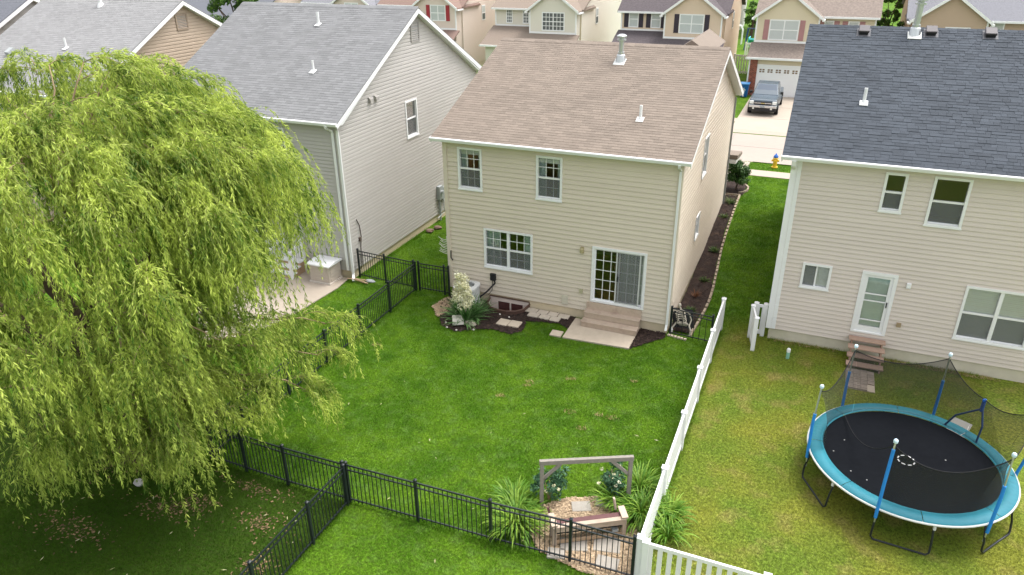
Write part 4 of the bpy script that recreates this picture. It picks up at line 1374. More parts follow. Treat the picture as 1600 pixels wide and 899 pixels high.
# window well: open steel liner sunk beside the wall
ww = thing('window_well', 'brown rimmed basement window well sunk in the mulch by the beige house', 'window well', (-5.95, -.4, 0))
wl = MB()
n = len(WELL)
for i in range(n - 1):
    (xa, ya), (xb, yb) = WELL[i], WELL[i + 1]
    wl.add([(xa, ya, -1.0), (xb, yb, -1.0), (xb, yb, .16), (xa, ya, .16)], [(0, 1, 2, 3)])
wl.build('liner', mat('white_liner', (.60, .56, .50), .7, .1, 5), ww)
ow = MB()
for i in range(n - 1):
    (xa, ya), (xb, yb) = WELL[i], WELL[i + 1]
    ca = Vector((xa + 5.95, ya + .2, 0)).normalized() * .015; cb_ = Vector((xb + 5.95, yb + .2, 0)).normalized() * .015
    ow.add([(xa + ca.x, ya + ca.y, -.1), (xb + cb_.x, yb + cb_.y, -.1), (xb + cb_.x, yb + cb_.y, .17), (xa + ca.x, ya + ca.y, .17)], [(0, 1, 2, 3)])
ow.build('outer_skirt', mat('brown_skirt', (.09, .05, .038), .6, .1, 6), ww)
rm_ = MB(); rm_.tube([(x, y, .17) for x, y in WELL] , .035, 6); rm_.tube([(-6.74, .0, .17), (-6.74, -.03, .30), (-5.14, -.03, .30), (-5.14, .0, .17)], .025, 6)
rm_.build('rim', mat('brown_rim', (.10, .055, .04), .5, .1, 6), ww)
MB().prism([(x, y) for x, y in WELL], 'z', -1.05, -.95).build('gravel_floor', mat('well_gravel', (.10, .06, .045), 1, .4, 30), ww)
bw = MB(); bw.box(-6.46, -5.34, -.035, .01, -.9, -.82); bw.box(-6.46, -5.34, -.035, .01, .12, .18); bw.box(-6.46, -6.40, -.034, .01, -.82, .12); bw.box(-5.40, -5.34, -.034, .01, -.82, .12); bw.box(-5.93, -5.87, -.033, .01, -.82, .12)
bw.box(-6.74, -6.46, -.02, .012, -1, .3); bw.box(-5.34, -5.14, -.02, .012, -1, .3); bw.box(-6.46, -5.34, -.02, .012, .18, .3)
bw.build('basement_window', mat('pinkish_frame', (.62, .52, .47), .7), ww)
for a, b in ((-6.40, -5.93), (-5.87, -5.40)): MB().box(a, b, -.02, -.012, -.82, .12).build('pane', mat('brown_pane', (.085, .035, .035), .15, .2, 4, spec=.5), ww)

# air conditioner
ac = thing('air_conditioner', 'pale grey air conditioner unit half hidden by the flowering yucca', 'air conditioner', (-7.4, -.65, .05))
cxa, cya = -7.4, -.62
MB().box(cxa - .5, cxa + .5, cya - .5, cya + .45, 0, .08).build('pad', CONC, ac)
b_ = MB(); pr = []
for k in range(48):
    a = 2 * math.pi * k / 48; q = 4.0
    rr = .41 / ((abs(math.cos(a)) ** q + abs(math.sin(a)) ** q) ** (1 / q)) + (.006 if k % 2 else 0)
    pr.append((cxa + rr * math.cos(a), cya + rr * math.sin(a)))
b_.prism(pr, 'z', .08, .80); b_.build('casing', GREYL, ac)
tp = MB(); N_ = 28
vs = []
for k in range(N_):
    a = 2 * math.pi * k / N_; q = 4.0
    rr = .44 / ((abs(math.cos(a)) ** q + abs(math.sin(a)) ** q) ** (1 / q))
    for r_, z in ((rr, .80), (rr, .87), (.30, .90), (.28, .84)): vs.append((cxa + r_ * math.cos(a), cya + r_ * math.sin(a), z))
tp.add(vs, [(k * 4 + j, ((k + 1) % N_) * 4 + j, ((k + 1) % N_) * 4 + j + 1, k * 4 + j + 1) for k in range(N_) for j in range(3)])
tp.build('top_cover', mat('light_top', (.66, .66, .64), .5), ac)
gm = MB()
for r_ in (.07, .12, .17, .22, .27): gm.tube([(cxa + r_ * math.cos(2 * math.pi * k / 20), cya + r_ * math.sin(2 * math.pi * k / 20), .875) for k in range(21)], .007, 5)
for k in range(6):
    a = math.pi * k / 6; gm.tube([(cxa + .29 * math.cos(a), cya + .29 * math.sin(a), .872), (cxa - .29 * math.cos(a), cya - .29 * math.sin(a), .872)], .006, 5)
gm.build('fan_grille', GREYM, ac)
fb = MB()
for k in range(3):
    a = 2 * math.pi * k / 3
    d = Vector((math.cos(a), math.sin(a), 0)); e = Vector((-math.sin(a), math.cos(a), 0))
    fb.obox(Vector((cxa, cya, .78)) + d * .15, d * .12, e * .08 + Vector((0, 0, .04)), Vector((0, 0, .004)))
fb.build('fan', GREYM, ac); MB().prism(pr[::2], 'z', .805, .81).build('inner_tray', DKVENT, ac)


def slab_piece(name, label, cat, c, lx, ly, ang, z0, z1, m, group=None, parent=None):
    a = R_(ang)
    mb = MB().obox((c[0], c[1], (z0 + z1) / 2), (lx / 2 * math.cos(a), lx / 2 * math.sin(a), 0), (-ly / 2 * math.sin(a), ly / 2 * math.cos(a), 0), (rnd.uniform(-.004, .004), 0, (z1 - z0) / 2))
    o = mb.build(name, m, parent, bevel=.012)
    if label: tag(o, label, cat, group)
    return o


pp = tag(MB().box(-5.15, -3.5, -.38, -.03, .0, .035).build('paver_path', MULCH), kind='structure')
ORG[pp.name] = Vector((0, 0, 0))
for x, y, lx, ly in [(-4.97, -.19, .46, .30), (-4.53, -.2, .40, .30), (-4.13, -.2, .38, .30), (-3.72, -.2, .42, .30), (-4.78, -.5, .42, .28), (-4.35, -.51, .40, .28), (-3.95, -.52, .38, .30)]:
    slab_piece('paver', None, None, (x, y), lx - .015, ly, rnd.uniform(-2, 2), .03, .085 + rnd.uniform(0, .01), PAVER, parent=pp)
slab_piece('stepping_stone', 'left one of the two pale stepping stones laid together in the mulch', 'paving slab', (-5.58, -1.42), .41, .44, -2, .02, .085, CONC_OLD, 'pale square slabs')
slab_piece('stepping_stone', 'right one of the two pale stepping stones laid together in the mulch', 'paving slab', (-5.15, -1.40), .41, .44, 1, .02, .09, CONC_OLD, 'pale square slabs')
slab_piece('stepping_stone', 'single pale slab in the grass against the left side of the patio', 'paving slab', (-3.56, -1.44), .40, .38, 2, .0, .06, CONC_OLD, 'pale square slabs')
st = thing('wooden_steps', 'pale wooden steps below the sliding patio door', 'steps', (-1.85, -.4, 0))
x0, x1 = -2.92, -.93
MB().box(x0, x1, -.07, -.029, .42, .76).build('riser', WOOD_P, st, bevel=.006)
MB().box(x0 - .01, x1, -.36, -.071, .45, .49).build('tread', WOOD_P, st, bevel=.006)
MB().box(x0 + .01, x1 - .01, -.345, -.31, .27, .448).build('riser', WOOD_P, st, bevel=.006)
MB().box(x0 - .02, x1, -.68, -.346, .23, .268).build('tread', WOOD_P, st, bevel=.006)
MB().box(x0 + .01, x1 - .01, -.66, -.625, .061, .228).build('riser', WOOD_P, st, bevel=.006)
for x in (x0 + .02, x1 - .05):
    MB().box(x, x + .03, -.624, -.346, .061, .228).build('side_board', WOOD_P, st); MB().box(x, x + .03, -.309, -.072, .061, .448).build('side_board', WOOD_P, st)

# yucca
LEAF_Y = leafmat('yucca_leaf', (.06, .16, .035), (.20, .32, .13), .25, .45, 3)
BLOOM = leafmat('cream_bloom', (.78, .75, .48), (.86, .84, .70), .3, .7, 4)


def blades_mesh(name, base, n, ln, wd, m, lean=(.2, 1.2), spread=.12, curve=.8, segs=5, droop=1.0, parent=None):
    """rosette or clump of arching strap leaves"""
    V, F = [], []
    for i in range(n):
        a = rng.uniform(0, 6.283); L = ln * rng.uniform(.6, 1.1); th = rng.uniform(*lean)
        b = np.array(base) + np.array([math.cos(a), math.sin(a), 0]) * spread * rng.random()
        p = b.copy(); dirx = np.array([math.cos(a), math.sin(a), 0]); sd_ = np.array([-math.sin(a), math.cos(a), 0])
        w_ = wd * rng.uniform(.7, 1.2)
        k0 = len(V)
        for s in range(segs + 1):
            t = s / segs
            ww_ = w_ * (1 - t) ** .7 * (.6 + .8 * min(t * 3, 1)) + .001
            V += [p - sd_ * ww_ / 2, p + sd_ * ww_ / 2]
            ang = th + curve * droop * t ** 1.5
            p = p + (dirx * math.sin(ang) + np.array([0, 0, math.cos(ang)])) * L / segs
            if p[2] < .03: p[2] = .03
        F += [(k0 + 2 * s, k0 + 2 * s + 1, k0 + 2 * s + 3, k0 + 2 * s + 2) for s in range(segs)]
    V = np.array(V)
    return link(name, mesh_np(name, V - (np.array(ORG[parent.name]) if parent else 0), F, m), parent)


def leaf_cloud(name, cens, rads, n, size, m, parent=None, flat=.8, aspect=.55, hang=.0, shell=.5):
    """many small leaf faces spread through a set of clumps"""
    cens = np.array(cens, float); rads = np.array(rads, float)
    w_ = rads ** 2; w_ = w_ / w_.sum()
    k = rng.choice(len(cens), n, p=w_)
    d = rng.normal(size=(n, 3)); d /= np.linalg.norm(d, axis=1)[:, None]
    rr = rads[k] * (shell + (1 - shell) * rng.random(n)) * rng.uniform(.8, 1.12, n)
    d2 = d.copy(); d2[:, 2] *= flat
    c = cens[k] + d2 * rr[:, None]
    nrm = d + rng.normal(size=(n, 3)) * .55 + np.array([0, 0, .35])
    nrm /= np.linalg.norm(nrm, axis=1)[:, None]
    ref = rng.normal(size=(n, 3)) + np.array([0, 0, -hang])
    u = np.cross(nrm, ref); u /= np.linalg.norm(u, axis=1)[:, None]
    v = np.cross(nrm, u)
    s = size * rng.uniform(.6, 1.35, n)
    u = u * s[:, None] * aspect / 2; v = v * s[:, None] / 2
    V = np.stack([c - v, c + u, c + v, c - u], 1).reshape(-1, 3)
    return link(name, mesh_np(name, V - (np.array(ORG[parent.name]) if parent else 0), np.arange(4 * n).reshape(-1, 4), m), parent)


yu = thing('yucca_plant', 'yucca with dense cream flower spike in front of the air conditioner', 'plant', (-6.95, -1.65, .04))
for i, (x, y) in enumerate(((-6.95, -1.6), (-6.7, -1.45), (-7.2, -1.55), (-6.85, -1.9))):
    blades_mesh('leaves', (x, y, .05), 120, .95, .055, LEAF_Y, (.1, 1.2), .14, .8, 4, parent=yu)
for (x, y, h_) in ((-7.22, -1.5, 1.75), (-7.0, -1.62, 1.45)):
    MB().tube([(x, y, .1), (x, y, h_)], .018, 6).build('stalk', mat('stalk', (.25, .30, .12), .7), yu)
    cs_ = [(x + rnd.uniform(-.12, .12), y + rnd.uniform(-.12, .12), h_ - .95 + .11 * k) for k in range(9)]
    leaf_cloud('flowers', cs_, [.27 - .012 * k for k in range(9)], 2200, .065, BLOOM, yu, 1., .8, 1.5)
STONE = mat('white_stone', (.60, .56, .50), .9, .15, 6, .4, 30)


def stone(label, c, r, m, name='stone', group=None):
    mb = MB()
    rr = random.Random(int(abs(c[0] * 100)))
    vs, fs = [], []
    n, k = 8, 5
    for j in range(k):
        ph = math.pi * j / (k - 1)
        for i in range(n):
            th = 2 * math.pi * i / n
            q = rr.uniform(.8, 1.1)
            vs.append((c[0] + r[0] * q * math.sin(ph) * math.cos(th), c[1] + r[1] * q * math.sin(ph) * math.sin(th), c[2] + r[2] * math.cos(ph)))
    for j in range(k - 1):
        for i in range(n): fs.append((j * n + i, j * n + (i + 1) % n, (j + 1) * n + (i + 1) % n, (j + 1) * n + i))
    mb.add(vs, fs)
    return tag(mb.build(name, m), label, 'stone', group)


slab = MB().obox((-7.05, -2.12, .2), (.17, .10, .0), (-.06, .10, .14), (.05, -.08, .06))
tag(slab.build('leaning_stone', STONE, bevel=.02), 'white flat stone leaning at the foot of the yucca', 'stone')
stone('rounded pale stone lying under the yucca leaves', (-6.62, -2.0, .10), (.28, .14, .12), mat('pale_stone', (.42, .38, .30), .9, .2, 8))
stone('whitish stone in the shade under the near side of the willow', (-10.8, -12.75, .06), (.17, .12, .11), mat('dull_stone', (.40, .39, .37), .9, .2, 8))
for i, (x, y) in enumerate(((-5.55, -.98), (-5.95, -.9), (-7.3, -2.5), (-6.9, -2.55), (-6.35, -2.3), (-7.5, -2.2))):
    stone(None, (x, y, .06), (.04, .035, .03), STONE, 'pebble')
    o = bpy.data.objects['pebble' if i == 0 else 'pebble.%03d' % i]
    tag(o, ('white pebble on the mulch right in front of the window well', 'white pebble on the mulch at the left front of the window well', 'white pebble at the lawn edge left below the yucca', 'white pebble at the lawn edge straight below the yucca', 'white pebble between the yucca and the two stepping stones', 'white pebble at the far left end of the mulch bed')[i], 'pebble', 'white pebbles on the mulch')

# ---------------------------------------------------------------- side bed between the houses
SIDEB = [(.0, .25), (.74, .25), (.92, 3.2), (.66, 7.6), (.62, 11), (.60, 13.5), (.0, 13.5)]
patch('mulch_bed', SIDEB, MULCH, step=.1, dz=.03, chips=CHIP, nchip=2500)
SIDEB2 = [(.0, 13.75), (.85, 13.75), (.75, 15.6), (.3, 16.0), (-.4, 15.6), (-.4, 13.75)]
patch('mulch_bed', SIDEB2, MULCH, step=.1, dz=.04, chips=CHIP, nchip=500)
be = thing('bed_edging', 'curving row of tan edging stones along the narrow side bed', 'edging', (.8, 7, 0))
epts = [(.78, .15), (.95, 3.2), (.72, 7.6), (.67, 11), (.66, 13.6)]


def spline(pts, step):
    out = []
    P = [pts[0]] + list(pts) + [pts[-1]]
    for i in range(1, len(P) - 2):
        p0, p1, p2, p3 = [np.array(q, float) for q in P[i - 1:i + 3]]
        n = max(2, int(np.linalg.norm(p2 - p1) / step))
        for k in range(n):
            t = k / n
            out.append(.5 * (2 * p1 + (p2 - p0) * t + (2 * p0 - 5 * p1 + 4 * p2 - p3) * t * t + (3 * p1 - p0 - 3 * p2 + p3) * t ** 3))
    out.append(np.array(pts[-1], float))
    return out


em = MB().box(-.155, .155, -.042, .042, 0, .10).mesh('edging_stone', EDGE)
sp = spline(epts, .31)
for a, b in zip(sp[:-1], sp[1:]):
    c = (a + b) / 2
    link('edging_stone', em, be, (c[0], c[1], tzf(c[0], c[1]) - .02 + rnd.uniform(0, .03)), (rnd.uniform(-.05, .05), 0, math.atan2(b[1] - a[1], b[0] - a[0])), (rnd.uniform(.85, 1.0), 1, 1))
for k in range(2): link('edging_stone', em, be, (.16 + .32 * k, 13.62, tzf(.3, 13.6)))
for k in range(6):
    a = -.9 + k * .45
    link('edging_stone', em, be, (.30 + .62 * math.cos(a), 14.7 + .85 * math.sin(a), tzf(.3, 14.7)), (0, 0, a + 1.57))
LEAF_D = leafmat('dark_shrub_leaf', (.03, .085, .018), (.09, .18, .045), .3, .5, 2)
sh = thing('shrub', 'round dark green shrub at the front corner of the beige house', 'shrub', (.35, 14.4, tzf(.35, 14.4)))
z = tzf(.35, 14.4)
for k in range(5): MB().tube([(.35, 14.4, z), (.35 + rnd.uniform(-.3, .3), 14.4 + rnd.uniform(-.3, .3), z + .9)], .02, 5).build('stem', mat('stem_brown', (.06, .04, .025), .9), sh) if k < 3 else None
leaf_cloud('foliage', [(.35 + rnd.uniform(-.42, .42), 14.4 + rnd.uniform(-.42, .42), z + rnd.uniform(.55, 1.45)) for _ in range(22)], [rnd.uniform(.22, .34) for _ in range(22)], 5200, .10, LEAF_D, sh, .85, .6)
LEAF_S = leafmat('perennial_leaf', (.06, .11, .03), (.15, .20, .06), .3, .6, 3)
for i, (x, y, r_, lab) in enumerate(((.38, 12.4, .32, 'green perennial at the far end of the side bed'), (.35, 10.6, .22, 'small green tuft in the middle of the side bed'), (.48, 7.2, .26, 'sprawling olive green plant halfway along the side bed'), (.5, 4.6, .2, 'little green plant nearer the back corner in the side bed'), (.45, 1.9, .24, 'low greenish plant just behind the ornament in the side bed'))):
    o = thing('bed_plant', lab, 'plant', (x, y, tzf(x, y)), 'plants in the side bed')
    blades_mesh('leaves', (x, y, tzf(x, y) + .03), 90, r_ * 1.1, .03, LEAF_S, (.2, 1.3), r_ * .5, .8, 3, parent=o)
o = thing('bed_plant', 'rusty dry tuft in the side bed', 'plant', (.42, 3.2, tzf(.42, 3.2)), 'plants in the side bed')
blades_mesh('leaves', (.42, 3.2, tzf(.42, 3.2) + .03), 60, .35, .015, leafmat('rust_leaf', (.22, .10, .05), (.34, .17, .09)), (.1, 1.0), .06, .5, 3, parent=o)

# skeleton-like ornament behind the little gate
BONE = mat('bone_plastic', (.42, .39, .32), .6, .2, 12)
sk = thing('skeleton_ornament', 'bone coloured skeleton ornament crouching behind the low black gate', 'ornament', (.45, .45, 0))
b_ = MB()
b_.lathe([(.02, -.09), (.05, -.07), (.065, 0), (.05, .06), (.02, .08)], (.24, .62, .88), 10); b_.build('skull', BONE, sk, smooth=True)
b_ = MB(); b_.tube([(.26, .60, .84), (.33, .55, .70), (.42, .48, .52), (.45, .42, .34)], .03, 6); b_.build('spine', BONE, sk)
for k in range(5):
    t = k / 5
    c = Vector((.33 + .11 * t, .53 - .1 * t, .70 - .30 * t))
    for s in (-1, 1):
        d = Vector((.87 * s, .2 * s, .25 * s * .3))
        MB().tube([c, c + d * .13 + Vector((0, -.06, .05)), c + d * .17 + Vector((0, -.16, -.02)), c + d * .06 + Vector((0, -.2, -.06))], .018, 6).build('rib', BONE, sk)
for s in (-1, 1):
    MB().tube([(.34, .54, .74), (.34 + s * .26, .52, .70), (.36 + s * .36, .44, .48), (.38 + s * .30, .30, .30)], [.03, .026, .022, .028], 6).build('arm', BONE, sk)
    MB().tube([(.45, .42, .30), (.45 + s * .22, .28, .36), (.45 + s * .32, .16, .20), (.45 + s * .30, .10, .02)], [.04, .035, .03, .035], 6).build('leg', BONE, sk)
MB().obox((.45, .4, .30), (.15, 0, 0), (0, .05, .02), (0, -.02, .06)).build('pelvis', BONE, sk, bevel=.03)
MB().obox((.40, .66, .34), (.36, .03, 0), (-.08, .12, .34), (0, -.02, .02)).build('black_cloth', DKVENT, sk)
for i in range(6):
    o = slab_piece('edge_block', ('pale paving block nearest the house corner under the low black gate', 'second pale paving block from the house corner under the low gate', 'third pale paving block from the house corner under the low gate', 'fourth pale paving block from the house corner under the low gate', 'fifth pale paving block from the house corner under the low gate', 'pale paving block farthest from the house corner under the low gate')[i], 'block', (.08 + i * .115, -.10 - i * .02), .09, .10, -8, .0, .07, CONC_OLD, 'pale blocks under the low gate')
o = MB(); o.lathe([(.04, 0), (.045, .02), (.045, .14), (.02, .18), (.02, .22)], (.12, .12, .02), 10)
tag(o.build('white_bottle', WHITE), 'small white bottle on the ground inside the low black gate', 'bottle')

# ---------------------------------------------------------------- arbor, bench, lilies at the back of the lawn
GRAV = [(-1.0, -9.62), (-.55, -9.15), (.15, -8.82), (.7, -8.95), (1.35, -9.5), (1.52, -10.1), (1.6, -11.2), (.4, -11.2), (-.55, -11.0), (-1.05, -10.5)]
patch('wood_chip_bed', GRAV, CHIPBED, step=.06, dz=.02, mound=.03, chips=CHIP_L, nchip=7000, cs=.055)
for c, lx, ly, a, lab in (((-.12, -9.32), .46, .34, 25, 'grey flagstone on the wood chips on the far side of the bench'), ((.33, -9.0), .34, .28, 10, 'small flagstone near the right rose at the far edge of the wood chips'),
                          ((.10, -10.55), .62, .40, 20, 'large flagstone just in front of the bench'), ((.80, -10.28), .60, .44, 12, 'pale flagstone before the right end of the bench'), ((.95, -10.78), .5, .34, 4, 'flagstone beside the end post of the rear fence'), ((-.18, -10.95), .4, .3, 15, 'dark grey flagstone by the fence under the left bench end')):
    slab_piece('flagstone', lab, 'flagstone', c, lx, ly, a, .02, .075, mat('flagstone', (.34, .31, .27), .95, .18, 8, .4, 50), 'flagstones round the bench')
ab = thing('wooden_arbor', 'weathered grey timber swing frame standing over the wood chips', 'wooden frame', (0, -9.3, 0))
PA, PB = Vector((-.98, -9.76, 0)), Vector((.90, -8.82, 0))
ax = (PB - PA).normalized()
for p in (PA, PB):
    MB().beam(p, p + Vector((0, 0, 1.40)), .09, .09, ax).build('post', WOOD_W, ab, bevel=.006)
MB().beam(PA - ax * .06 + Vector((0, 0, 1.46)), PB + ax * .06 + Vector((0, 0, 1.46)), .09, .115).build('beam', WOOD_W, ab, bevel=.006)
for p, s in ((PA, 1), (PB, -1)):
    MB().beam(p + ax * s * .05 + Vector((0, 0, 1.0)), p + ax * s * .45 + Vector((0, 0, 1.40)), .05, .075).build('brace', WOOD_W, ab, bevel=.005)
bc = thing('wooden_bench', 'wooden bench with a maroon seat slat and raised right arm behind the rear fence', 'bench', (.35, -10.2, 0))
L0 = Vector((-.33, -10.78, 0)); e = Vector((.85, .527, 0)).normalized(); nn = Vector((-e.y, e.x, 0))
def bp(u, v, z): return L0 + e * u + nn * v + Vector((0, 0, z))
LB = 1.72
for u in (.05, LB - .05):
    for v in (.03, .32):
        MB().beam(bp(u, v, 0), bp(u, v, .56), .075, .09, e).build('leg', WOOD_P, bc, bevel=.006)
for v, m_, sw in ((.03, WOOD_P, .12), (.16, MAROON, .13)):
    MB().beam(bp(.0, v, .585), bp(LB - .02, v, .585), sw, .045).build('seat_slat', m_, bc, bevel=.006)
MB().beam(bp(.09, .0, .50), bp(LB - .09, .0, .50), .03, .11).build('apron', WOOD_P, bc, bevel=.004)
MB().beam(bp(.09, .2, .40), bp(LB - .09, .2, .40), .26, .16).build('black_box', DKVENT, bc)
MB().beam(bp(.09, .03, .14), bp(LB - .09, .03, .14), .04, .09).build('stretcher', WOOD_T, bc, bevel=.004)
MB().beam(bp(.09, .32, .22), bp(LB - .09, .32, .22), .04, .09).build('stretcher', WOOD_T, bc, bevel=.004)
MB().beam(bp(LB - .05, -.02, .635), bp(LB - .05, .34, .66), .15, .05).build('arm', WOOD_P, bc, bevel=.006)
MB().beam(bp(LB - .16, .38, .56), bp(LB - .20, .42, .86), .1, .045, e).build('arm_post', WOOD_P, bc, bevel=.006)
MB().beam(bp(.04, -.02, .635), bp(.04, .40, .635), .14, .05).build('arm', WOOD_P, bc, bevel=.006)
MB().beam(bp(.02, .44, .60), bp(-.02, .46, .78), .05, .05, e).build('arm_post', MAROON, bc)
tl = MB(); tl.obox(bp(LB - .25, .12, .25), e * .07, nn * .1, Vector((0, 0, .03))); tl.tube([bp(LB - .3, .12, .28), bp(LB - .3, .12, .4)], .012, 5)
tag(tl.build('trowel_box', GREYM), 'small grey tool lying under the right end of the wooden bench', 'tool')
LEAF_L = leafmat('lily_leaf', (.10, .23, .022), (.27, .41, .055), .4, .45, 2)
for i, (x, y, r_, n_, lab) in enumerate(((-1.35, -10.45, .45, 330, 'big daylily clump left of the bench, behind the rear fence'), (-1.6, -9.95, .35, 200, 'lighter daylily clump behind the left clump, left of the timber frame'),
                                         (1.05, -8.25, .4, 280, 'daylily clump on the far side of the right timber post'), (1.28, -9.05, .42, 330, 'large daylily clump between the right timber post and the white fence'),
                                         (.62, -8.95, .25, 110, 'small arching daylily tuft at the edge of the wood chips'), (1.92, -8.9, .22, 130, 'daylily clump leaning out on the trampoline side of the white fence'), (2.0, -9.5, .22, 90, 'thin daylily tuft at the foot of the white fence on the trampoline side'))):
    o = thing('daylily', lab, 'plant', (x, y, 0), 'daylily clumps')
    blades_mesh('leaves', (x, y, .02), int(n_ * 1.0), .74, .040, LEAF_L, (.05, .75), r_, 2.2, 7, parent=o)
LEAF_R = leafmat('rose_leaf', (.035, .10, .045), (.10, .20, .11), .25, .5, 3)
for i, (x, y, lab) in enumerate(((-.95, -9.35, 'bluish green rose bush at the left timber post'), (.45, -8.45, 'rose bush with a few white blooms at the right timber post'))):
    o = thing('rose_bush', lab, 'shrub', (x, y, 0), 'rose bushes by the timber frame')
    leaf_cloud('foliage', [(x + rnd.uniform(-.3, .3), y + rnd.uniform(-.3, .3), rnd.uniform(.25, .75)) for _ in range(14)], [rnd.uniform(.14, .24) for _ in range(14)], 1500, .075, LEAF_R, o)
    for k in range(3): MB().tube([(x, y, 0), (x + rnd.uniform(-.2, .2), y + rnd.uniform(-.2, .2), .6)], .012, 5).build('stem', WOOD_T, o)
    leaf_cloud('flowers', [(x + rnd.uniform(-.35, .35), y - .25 + rnd.uniform(-.15, .15), rnd.uniform(.45, .95)) for _ in range(3 + 4 * i)], [.05] * (3 + 4 * i), 90 + 60 * i, .05, BLOOM, o)

# ---------------------------------------------------------------- right house steps and pad
rs = thing('wooden_steps', 'open reddish wooden steps below the white storm door', 'steps', (6.25, .6, 0))
for k, (yy, zz) in enumerate(((.82, .68), (.56, .51), (.30, .34), (.04, .17))):
    MB().box(5.72, 6.80, yy - .15, yy + .14, zz - .04, zz).build('tread', WOOD_R, rs, bevel=.006)
for x in (5.80, 6.68):
    MB().prism([(.95, .63), (.95, .40), (.15, .0), (-.08, .0), (-.08, .125), (.17, .125), (.17, .295), (.42, .295), (.42, .465), (.68, .465), (.68, .63)], 'x', x, x + .045).build('stringer', WOOD_R, rs)
pb = tag(MB().box(5.74, 6.56, -1.30, -.12, -.02, .025).build('paver_pad', CONC_OLD), kind='structure')
ORG[pb.name] = Vector((0, 0, 0))
bmz = MB().box(-.095, .095, -.045, .045, 0, .03).mesh('brick', mat('grey_brown_brick', (.30, .245, .20), .9, .2, 10, .3, 60, rand=.15))
for i in range(12):
    for j in range(4):
        if j == 3 and i > 7: continue
        link('brick', bmz, pb, (5.85 + j * .2, -.17 - i * .098, .024 + rnd.uniform(0, .008)), (0, 0, rnd.uniform(-.03, .03)))
mkp = thing('utility_marker', 'short white capped green utility marker standing in the right yard', 'marker post', (3.98, -.14, 0))
m_ = MB(); m_.lathe([(.055, 0), (.055, .24)], (3.98, -.14, 0), 12); m_.build('tube', mat('green_marker', (.25, .50, .38), .5), mkp)
m_ = MB(); m_.lathe([(.06, .24), (.06, .34), (.04, .37), (.01, .38)], (3.98, -.14, 0), 12); m_.build('cap', WHITE, mkp)

# ---------------------------------------------------------------- trampoline
TC = Vector((7.05, -5.52, 0)); TR = 2.27
tp_ = thing('trampoline', 'round trampoline with turquoise pad, black mat and sagging safety net', 'trampoline', TC)
def tp(a, r, z): return TC + Vector((math.cos(R_(a)) * r, math.sin(R_(a)) * r, z))
fr = MB(); fr.tube([tp(a, TR, .84) for a in range(0, 361, 6)], .032, 8); fr.build('frame_ring', STEEL, tp_, smooth=True)
# mat, slightly slack
mb = MB(); n = 64
vs = [TC + Vector((0, 0, .80))]
for r_, z in ((.6, .80), (1.2, .815), (1.7, .84), (1.97, .862)): vs += [tp(360 * k / n, r_, z) for k in range(n)]
fs = [(0, 1 + k, 1 + (k + 1) % n) for k in range(n)] + [(1 + j * n + k, 1 + j * n + (k + 1) % n, 1 + (j + 1) * n + (k + 1) % n, 1 + (j + 1) * n + k) for j in range(3) for k in range(n)]
mb.add(vs, fs); matO = mb.build('mat', MATB, tp_, smooth=True)
for k in range(8):
    a0, a1 = 45 * k + 4, 45 * k + 48.6
    pd = MB(); vs = []; q = 12
    for i in range(q + 1):
        a = a0 + (a1 - a0) * i / q
        for r_, z in ((1.96, .872), (1.96, .893), (2.12, .908), (2.29, .895), (2.31, .855)): vs.append(tp(a, r_, z + (.004 if 0 < i < q else 0)))
    pd.add(vs, [(i * 5 + j, (i + 1) * 5 + j, (i + 1) * 5 + j + 1, i * 5 + j + 1) for i in range(q) for j in range(4)])
    pd.build('pad_section', PAD, tp_, smooth=True)
rim = MB(); rim.tube([tp(a, 2.315, .845) for a in range(0, 361, 6)], .028, 6); rim.build('pad_skirt', GREYL, tp_, smooth=True)
LC = Vector((7.01, -5.55, 0))
for k in range(8):
    a = 2 * math.pi * (k + .5) / 8
    d = Vector((math.cos(a), math.sin(a), 0)); t = Vector((-math.sin(a), math.cos(a), 0))
    c = LC + d * .185 + Vector((0, 0, .806))
    mk = MB(); mk.obox(c, t * .045, d * .014, Vector((0, 0, .002))); mk.build('ring_mark', WHITE, matO)
for x, y in ((5.75, -6.55), (6.1, -6.75), (5.6, -5.3), (7.9, -5.2), (5.35, -5.9)):
    d = math.hypot(x - TC.x, y - TC.y)
    zz = .802 + .06 * max(0, (d - .6) / 1.37) ** 1.6
    MB().box(x - .014, x + .014, y - .009, y + .009, zz + .004, zz + .010).build('litter', mat('pale_litter', (.5, .5, .48), .8), matO)
POLES = [-166, 130, 72, 8, -50.6, -108.6]
for a in POLES:
    b = a + 29
    lg = MB()
    lg.tube([tp(a, 2.27, .80), tp(a, 2.30, .62), tp(a, 2.36, .36), tp(a, 2.37, .10), tp(a + 1.5, 2.37, .03), tp((a + b) / 2, 2.30, .025), tp(b - 1.5, 2.37, .03), tp(b, 2.37, .10), tp(b, 2.34, .36), tp(b, 2.28, .62), tp(b, 2.26, .80)], .024, 8)
    o = lg.build('leg', BLACK, tp_, smooth=True)
    s_ = MB(); s_.tube([tp(b, 2.29, .70), tp(b, 2.275, .83)], .034, 8); s_.build('leg_socket', GREYL, o)
TOPZ = 2.72
tops = {}
